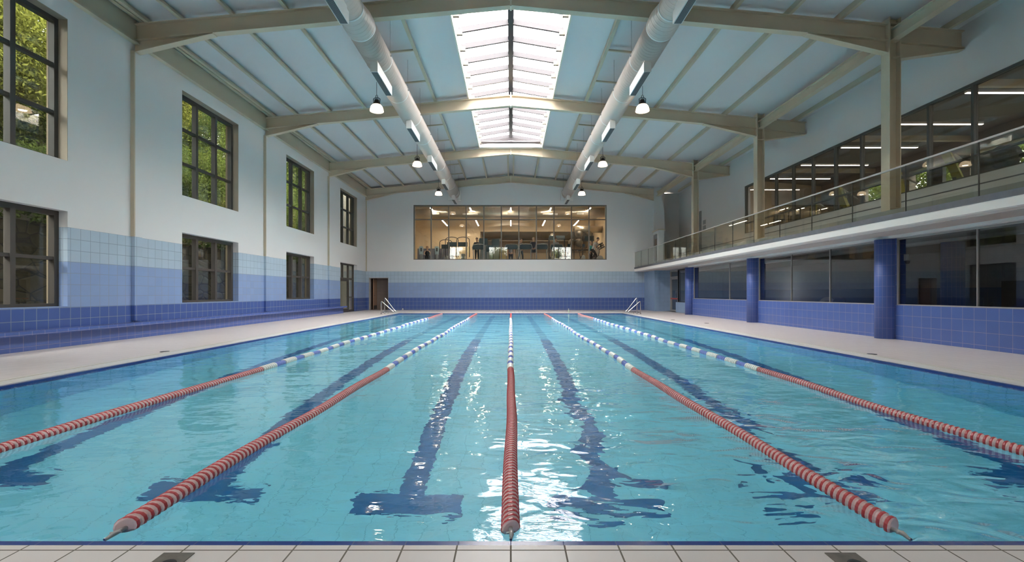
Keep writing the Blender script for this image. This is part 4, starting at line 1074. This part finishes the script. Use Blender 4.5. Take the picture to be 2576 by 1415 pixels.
person('runner in dark leggings behind the last treadmill', (gx(1398, 36.2), YG+.8, GZ+.235), 0, 'grey', 'black', 'dark', True, 'walk')
person('person in a white t-shirt leaning over a spin bike', (gx(1492, 35.4), 35.5, GZ+.1), .9, 'white', 'black', 'dark', True, 'lean')
person('person in a teal top partly behind the leaning rider', (gx(1486, 36.4), 36.4, GZ+.02), .9, 'teal', 'black', 'fair', True, 'stand')

# ------------------------------------------------------------------ gym behind the gallery windows
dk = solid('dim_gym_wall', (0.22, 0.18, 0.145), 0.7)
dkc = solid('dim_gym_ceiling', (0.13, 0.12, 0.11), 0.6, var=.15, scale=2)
SX = 18.2
struct('floor_side_gym', MB().box(XG+.3, SX+.3, 4, 28.4, GZ-.3, GZ), gymfloor)
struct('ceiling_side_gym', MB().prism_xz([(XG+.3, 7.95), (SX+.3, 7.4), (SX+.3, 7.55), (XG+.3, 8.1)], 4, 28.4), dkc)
holes = [(5.0+2.9*k, 7.4+2.9*k, 4.4, 6.7) for k in range(7)]
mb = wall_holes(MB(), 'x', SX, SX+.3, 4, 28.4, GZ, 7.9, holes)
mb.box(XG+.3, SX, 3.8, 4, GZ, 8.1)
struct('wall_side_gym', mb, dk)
struct('wall_side_gym_end', MB().box(XG+.3, SX+.3, 28.1, 28.4, GZ, 8.1), warmwall)
for k, y in enumerate((10.9, 13.4, 15.9, 18.45, 21.0, 23.5, 26.0)):
    strip((12.72, y), (15.65, y), f'slim strip light across the side gym, {["first","second","third","fourth","fifth","sixth","seventh"][k]} from the viewer', 6.78, 'strip2')
for k, y in enumerate((9, 14, 19, 24)):
    tag(obj('gym_roof_beam', MB().box(XG+.35, SX, y-.08, y+.08, 7.2, 7.4), M['steel2']), f'beam under the side gym ceiling, {["first","second","third","fourth"][k]} from the viewer', 'beam')
# strength machines with yellow-green uprights
sm_ = thing('strength_machine', 'x', 'gym machine', (0, 0, 0), 'strength machines in the side gym')
obj('base_frame', MB().box(-.5, .5, -.6, .6, 0, .08), mblack, sm_)
obj('upright', MB().hexa([(-.12, -.5, .05), (.12, -.5, .05), (.12, -.3, .05), (-.12, -.3, .05), (-.12, .2, 2.1), (.12, .2, 2.1), (.12, .42, 2.1), (-.12, .42, 2.1)]), myel, sm_, 'yellow green slanted upright')
obj('weight_stack', MB().box(-.18, .18, .35, .6, .1, 1.7), mblack, sm_)
obj('seat', MB().box(-.2, .2, -.35, .05, .48, .56).box(-.18, .18, .05, .13, .6, 1.3), mblack, sm_)
obj('lever_arm', MB().tube([(-.4, -.2, 1.6), (0, .1, 2.0), (.4, -.2, 1.6)], .035, 8), msil, sm_)
for k, (x, y, rz) in enumerate(((13.3, 9.9, .3), (13.6, 11.4, -.5), (13.3, 14.2, .6), (13.5, 16.6, -.3), (13.3, 19.0, .5), (13.4, 21.2, -.6))):
    place(sm_, (x, y, GZ), rz, f'strength machine with yellow upright behind the gallery glass, {["first","second","third","fourth","fifth","sixth"][k]} from the viewer')
for k, (x, y) in enumerate(((13.2, 22.9), (13.3, 24.4))):
    place(ct, (x, y, GZ), PI/2, f'arched trainer at the far end of the side gym, {["nearer","farther"][k]} one')
# dumbbell-like weight plates near the right frame edge
t = thing('plate_loaded_machine', 'black plate loaded machine with big round discs in the nearest gallery pane', 'gym machine', (13.2, 13.0, GZ))
obj('stand', MB().box(13.0, 13.6, 12.5, 13.5, GZ, GZ+.1).box(13.45, 13.55, 12.95, 13.05, GZ+.1, GZ+1.6), mblack, t)
for y, z in ((12.80, 1.52), (13.25, 1.46)): obj('weight_plate', MB().lathe([(0, -.14), (.30, -.14), (.33, 0), (.30, .14), (0, .14)], (13.2, y, GZ+z), 'x', 24), mblack, t)
obj('lever', MB().tube([(13.4, 13.0, GZ+1.4), (13.2, 12.1, GZ+1.5), (13.1, 11.9, GZ+1.9)], .06, 8), mblack, t)

# ------------------------------------------------------------------ outside the left windows: retaining wall, bank, trees
def stone_mat():
    m, nt, out = newmat('rubble_stone')
    p = N(nt, 'ShaderNodeBsdfPrincipled'); p.inputs['Roughness'].default_value = .9
    geo = N(nt, 'ShaderNodeNewGeometry')
    mp = N(nt, 'ShaderNodeMapping'); mp.inputs['Scale'].default_value = (1, 1.6, 2.6); nt.links.new(geo.outputs['Position'], mp.inputs['Vector'])
    v = N(nt, 'ShaderNodeTexVoronoi'); v.feature = 'DISTANCE_TO_EDGE'; v.inputs['Scale'].default_value = 1.25; nt.links.new(mp.outputs[0], v.inputs['Vector'])
    v2 = N(nt, 'ShaderNodeTexVoronoi'); v2.inputs['Scale'].default_value = 1.25; nt.links.new(mp.outputs[0], v2.inputs['Vector'])
    nz = N(nt, 'ShaderNodeTexNoise'); nz.inputs['Scale'].default_value = 9; nz.inputs['Detail'].default_value = 6; nt.links.new(geo.outputs['Position'], nz.inputs['Vector'])
    sepc = N(nt, 'ShaderNodeSeparateColor'); nt.links.new(v2.outputs['Color'], sepc.inputs[0])
    c = mixc(nt, sepc.outputs[0], (.055, .042, .024), (.12, .095, .056))
    c = mixc(nt, mth(nt, 'MULTIPLY', nz.outputs['Fac'], .5), c, (.05, .052, .02))
    e = mth(nt, 'LESS_THAN', v.outputs['Distance'], .035)
    nt.links.new(mixc(nt, e, c, (.03, .026, .02)), p.inputs['Base Color'])
    b = N(nt, 'ShaderNodeBump'); b.inputs['Strength'].default_value = 1; b.inputs['Distance'].default_value = .12
    nt.links.new(mth(nt, 'ADD', mth(nt, 'MINIMUM', v.outputs['Distance'], .15), mth(nt, 'MULTIPLY', nz.outputs['Fac'], .1)), b.inputs['Height'])
    nt.links.new(b.outputs['Normal'], p.inputs['Normal']); nt.links.new(p.outputs['BSDF'], out.inputs['Surface'])
    return m
mst = stone_mat()
def rough_strip(x_of, ys_, zs_, amp=.06, seed=0):
    mb = MB(); G = []
    for z in zs_:
        G.append([(x_of(z)+amp*noise.noise(Vector((y*1.3, z*1.7, seed)))*2, y, z) for y in ys_])
    for i in range(len(zs_)-1):
        for j in range(len(ys_)-1):
            mb.face([G[i][j], G[i][j+1], G[i+1][j+1], G[i+1][j]], 0, None, True)
    b = 1.0   # give it thickness
    mb.box(x_of(zs_[0])-b, x_of(zs_[0])-.3, ys_[0], ys_[-1], zs_[0], zs_[-1]-.1)
    return mb
YY = list(np.arange(-9, 46, .3))
tag(obj('stone_wall', rough_strip(lambda z: -12.9-.06*z, YY, list(np.arange(-.2, 3.5, .23)), .07), mst), 'rough stone retaining wall seen through the lower left windows', 'stone wall')
struct('floor_outside', MB().box(-13.5, XL-.45, -10, 46, -.4, -.05), solid('damp_gravel', (.14,.12,.09), .9, var=.3, scale=8))
# bank
mb = MB(); G = []
XX = list(np.linspace(-12.75, -26, 26))
for x in XX:
    G.append([(x, y, 3.05+(-12.7-x)*.85+(.5*noise.noise(Vector((x*.5, y*.35, 2))) if x < -12.8 else 0)) for y in np.arange(-10, 60, .8)])
for i in range(len(G)-1):
    for j in range(len(G[0])-1): mb.face([G[i][j], G[i+1][j], G[i+1][j+1], G[i][j+1]], 0, None, True)
tag(obj('earth_bank', mb, solid('leafy_soil', (.030,.026,.012), .95, var=.4, scale=4, bump=1, bscale=8)), 'steep brown earth bank rising behind the stone wall', 'bank')
def leaf_mat(name, a, b):
    m, nt, out = newmat(name)
    geo = N(nt, 'ShaderNodeNewGeometry'); nz = N(nt, 'ShaderNodeTexNoise'); nz.inputs['Scale'].default_value = 1.3; nz.inputs['Detail'].default_value = 6
    nt.links.new(geo.outputs['Position'], nz.inputs['Vector'])
    rnd = mth(nt, 'MULTIPLY', mth(nt, 'ADD', nz.outputs['Fac'], geo.outputs['Random Per Island']), .5)
    c = mixc(nt, rnd, a, b)
    d = N(nt, 'ShaderNodeBsdfDiffuse'); nt.links.new(c, d.inputs[0])
    tr = N(nt, 'ShaderNodeBsdfTranslucent'); nt.links.new(c, tr.inputs[0])
    mx = N(nt, 'ShaderNodeMixShader'); mx.inputs[0].default_value = .45
    nt.links.new(d.outputs[0], mx.inputs[1]); nt.links.new(tr.outputs[0], mx.inputs[2]); nt.links.new(mx.outputs[0], out.inputs['Surface'])
    return m
ML = [leaf_mat('yellow_green_leaves', (.045,.06,.010), (.21,.215,.045)), leaf_mat('fresh_green_leaves', (.04,.07,.012), (.17,.205,.045)), leaf_mat('deep_green_leaves', (.02,.038,.01), (.10,.13,.034))]
mbark = solid('bark', (.10,.075,.05), .9, var=.3, scale=6)
def leaves(c, rx, ry, rz, n, size, seed):
    r = np.random.default_rng(seed)
    # clumps
    k = 26
    cc = r.normal(size=(k, 3)); cc /= np.linalg.norm(cc, axis=1)[:, None]; cc *= r.uniform(.35, .95, (k, 1))
    idx = r.integers(0, k, n)
    p = cc[idx] + r.normal(size=(n, 3))*.17
    p *= np.array([rx, ry, rz]); p += np.array(c)
    a = r.normal(size=(n, 3)); a /= np.linalg.norm(a, axis=1)[:, None]
    b = np.cross(a, r.normal(size=(n, 3))); b /= np.linalg.norm(b, axis=1)[:, None]
    s = size*r.uniform(.6, 1.3, (n, 1))
    q = np.stack([p-a*s, p+b*s*.42, p+a*s, p-b*s*.42], 1).reshape(-1, 3)
    me = bpy.data.meshes.new('foliage')
    me.vertices.add(4*n); me.vertices.foreach_set('co', q.ravel())
    me.loops.add(4*n); me.loops.foreach_set('vertex_index', np.arange(4*n, dtype=np.int32))
    me.polygons.add(n); me.polygons.foreach_set('loop_start', np.arange(0, 4*n, 4, dtype=np.int32))
    me.update(calc_edges=True); me.validate()
    return me, cc*np.array([rx, ry, rz])+np.array(c)
def plant(name, label, cat, base, c, rad, n, size, mt, seed, tr=.12):
    t = thing(name, label, cat, base)
    me, cl = leaves(Vector(c)-Vector(base), *rad, n, size, seed)
    me.materials.append(mt)
    o = bpy.data.objects.new('foliage', me); COL.objects.link(o); o.parent = t
    mb = MB(); top = Vector(c)
    mb.tube([base, (Vector(base)+top)/2+Vector((.15, .1, 0)), top], [tr, tr*.8, tr*.5], 8)
    for q in cl[:9]: mb.tube([(Vector(base)+top)/2+Vector((.1, 0, .2)), (top+Vector(q)+Vector(base))/2, Vector(q)+Vector(base)], [tr*.5, tr*.3, tr*.12], 5)
    obj('trunk', mb, mbark, t)
    return t
# nearer shrubs on the bank, seen in the upper panes
specs = [(-15.2, 9.8, 6.0, 2.2, 2.2, 1.9, 0, 'yellow green shrub outside the nearest upper left window'), (-16.0, 13.5, 8.6, 2.6, 2.6, 2.4, 0, 'bright leafy tree high in the nearest upper left window'),
         (-17.5, 17.5, 7.4, 2.6, 2.8, 2.6, 1, 'leafy tree outside the second upper left window, yellow green side'), (-15.6, 20.8, 5.2, 1.8, 2.2, 1.3, 2, 'low dark shrub below the second upper left window'),
         (-18.5, 22.5, 9.6, 3.0, 3.2, 2.8, 0, 'tall tree filling the top of the second upper left window'), (-17.0, 26.5, 7.0, 2.6, 3.0, 2.6, 1, 'bright green tree past the second upper left window'),
         (-16.5, 31.5, 7.5, 2.6, 3.2, 3.2, 1, 'green tree outside the third upper left window'), (-17.5, 37.0, 9.0, 3.0, 3.6, 3.4, 2, 'dark green tree outside the far end of the third window'),
         (-19.0, 44.0, 8.5, 3.4, 4.2, 4.0, 2, 'dark tree seen through the farthest upper left window'), (-20.5, 30.0, 11.5, 3.2, 4.0, 3.4, 2, 'tall tree rising behind the shrubs on the bank'),
         (-20.0, 15.0, 11.5, 3.4, 4.0, 3.2, 2, 'tall dark tree highest on the bank near the viewer'), (-14.6, 15.8, 4.7, 1.4, 1.8, .9, 2, 'low dark bush on top of the stone wall'), (-14.8, 27.5, 5.0, 1.6, 2.4, 1.3, 0, 'low yellow green bush on the stone wall')]
for k, (x, y, z, rx, ry, rz, mi, lab) in enumerate(specs):
    gz = 3.15+(-12.7-x)*.85
    plant('tree' if rz > 1.6 else 'shrub', lab, 'tree' if rz > 1.6 else 'shrub', (x, y, gz-.1), (x, y, max(z, gz+.6)), (rx, ry, rz), int(26000*(rx*ry*rz)**.45/2), .066, ML[mi], 40+k, .14 if rz > 1.6 else .05)
for k, y in enumerate((8, 16.5, 25, 34)):  # overhanging crowns added to shade the passage and the bank below
    plant('tree', f'tall canopy tree over the stone wall, added to shade the passage, {["first","second","third","fourth"][k]} from the viewer', 'tree', (-19.5, y, 8.6), (-15.4, y, 12.9), (3.8, 5.0, 2.0), 15000, .17, ML[2], 140+k, .2)
# ivy and ground cover over the bank and the wall top
def ground_cover(n, size, seed):
    r = np.random.default_rng(seed)
    x = -12.7 - 9*r.random(n)**1.6; y = -6 + 57*r.random(n)
    z = 3.05+(-12.7-x)*.85 + .30*r.random(n) + np.array([.5*noise.noise(Vector((a*.5, b*.35, 2))) if a < -12.8 else 0 for a, b in zip(x, y)])
    x = x + .25*r.random(n)
    p = np.stack([x, y, z], 1)
    a = r.normal(size=(n, 3)); a /= np.linalg.norm(a, axis=1)[:, None]
    b = np.cross(a, r.normal(size=(n, 3))); b /= np.linalg.norm(b, axis=1)[:, None]
    s = size*r.uniform(.6, 1.3, (n, 1))
    q = np.stack([p-a*s, p+b*s*.42, p+a*s, p-b*s*.42], 1).reshape(-1, 3)
    me = bpy.data.meshes.new('ground_cover')
    me.vertices.add(4*n); me.vertices.foreach_set('co', q.ravel())
    me.loops.add(4*n); me.loops.foreach_set('vertex_index', np.arange(4*n, dtype=np.int32))
    me.polygons.add(n); me.polygons.foreach_set('loop_start', np.arange(0, 4*n, 4, dtype=np.int32))
    me.update(calc_edges=True); me.validate(); me.materials.append(ML[2])
    return me
gc = bpy.data.objects.new('ground_cover', ground_cover(90000, .08, 5)); COL.objects.link(gc)
tag(obj('sky_block_wall', MB().box(-13.3, XL-.5, -9.4, -9.0, -.05, 9.0), mst), 'tall rubble wall added to block sky light from the passage outside the bench side windows', 'wall')  # unseen end wall, added to cut the sky light along the passage
tag(gc, 'dark green ivy and undergrowth covering the bank above the stone wall', 'undergrowth', kind='stuff')
# pale boarded wall outside the farthest window
tag(obj('boarded_fence', MB().box(-12.4, -12.3, 33.0, 46, -.1, 9.5), solid('pale_olive_boards', (.10,.092,.062), .8, var=.1)), 'pale boarded wall just outside the farthest left window', 'fence')
# trees beyond the side gym windows
for k, (y, z) in enumerate(((8, 6.6), (13, 7.0), (18, 6.6), (23.5, 7.0))):
    plant('tree', f'bright green tree beyond the side gym windows, {["first","second","third","fourth"][k]} from the viewer', 'tree', (21.5, y+3, 0), (21.5, y+3, z), (1.6, 3.0, 2.6), 16000, .10, ML[1], 80+k, .15)

for k, x in enumerate((-7, -2.2, 6)):
    plant('tree', f'green tree outside the windows behind the viewer, {["first","second","third"][k]} from the bench side', 'tree', (x, -9, 0), (x, -9, 6.2), (2.4, 1.4, 2.6), 6000, .14, ML[1], 160+k, .15)
# ------------------------------------------------------------------ windows in the wall behind the camera, balcony side one added for daylight
for k, (a, b) in enumerate(((-8.8, -5.8), (-3.2, -.4), (5.8, 8.8))):
    nwin += 1
    window(f'window_{nwin}', 'y', YBACK-.12, -.10, a, b, 5.0, 7.8, [a+(b-a)*i/3 for i in (1, 2)], [6.4], mat='frame2')

# ------------------------------------------------------------------ world, lights
wd = bpy.data.worlds.new('overcast'); scene.world = wd; wd.use_nodes = True
nt = wd.node_tree; nt.nodes.clear()
bg = N(nt, 'ShaderNodeBackground'); ow = N(nt, 'ShaderNodeOutputWorld')
tc = N(nt, 'ShaderNodeTexCoord'); sp = N(nt, 'ShaderNodeSeparateXYZ'); nt.links.new(tc.outputs['Generated'], sp.inputs[0])
f = mth(nt, 'MAXIMUM', sp.outputs[2], 0.0, clamp=True)   # overcast sky: zenith three times the horizon
sky = mixc(nt, f, (.335, .325, .31), (1.0, .965, .925))
ground = mth(nt, 'LESS_THAN', sp.outputs[2], -0.02)
nt.links.new(mixc(nt, ground, sky, (.030, .033, .022)), bg.inputs[0])
SKY = 9.0
bg.inputs[1].default_value = SKY
nt.links.new(bg.outputs[0], ow.inputs[0])
def portal(name, loc, rot, sx, sy):
    l = bpy.data.lights.new(name, 'AREA'); l.shape = 'RECTANGLE'; l.size = sx; l.size_y = sy; l.energy = 1
    l.cycles.is_portal = True
    o = bpy.data.objects.new(name, l); COL.objects.link(o); o.location = loc; o.rotation_euler = rot; return o
portal('skylight_daylight', (0, 19.6, 9.95), (0, 0, 0), 3.5, 13.8)
for i, (a, b) in enumerate(WIN_Y):
    portal('window_daylight', (XL-.6, (a+b)/2, 5.78), (0, -PI/2, 0), 3.2, 3.0)
for a in (-7.3, -1.8, 7.3): portal('window_daylight', (a, YBACK-.5, 6.4), (PI/2, 0, 0), 3.0, 2.8)

# ------------------------------------------------------------------ camera
cam = bpy.data.cameras.new('camera'); co = bpy.data.objects.new('camera', cam); COL.objects.link(co)
co.location = (0, 0, HC); co.rotation_euler = (PI/2, 0, 0)
cam.sensor_width = 36; cam.lens = F/2576*36
cam.shift_x = (1288-1285)/2576; cam.shift_y = (737.5-707.5)/2576
cam.clip_start = .05; cam.clip_end = 200
scene.camera = co

scene.view_settings.view_transform = 'Standard'; scene.view_settings.look = 'None'
scene.view_settings.exposure = 1.75; scene.view_settings.gamma = 1.0; scene.view_settings.use_curve_mapping = False
cy = scene.cycles
cy.use_denoising = True
cy.max_bounces = 8; cy.diffuse_bounces = 4; cy.glossy_bounces = 3; cy.transmission_bounces = 6; cy.transparent_max_bounces = 10
cy.use_adaptive_sampling = True; cy.adaptive_threshold = 0.2; cy.adaptive_min_samples = 16
cy.sample_clamp_indirect = 4.0; cy.blur_glossy = 0.5
cy.caustics_reflective = True; cy.caustics_refractive = True
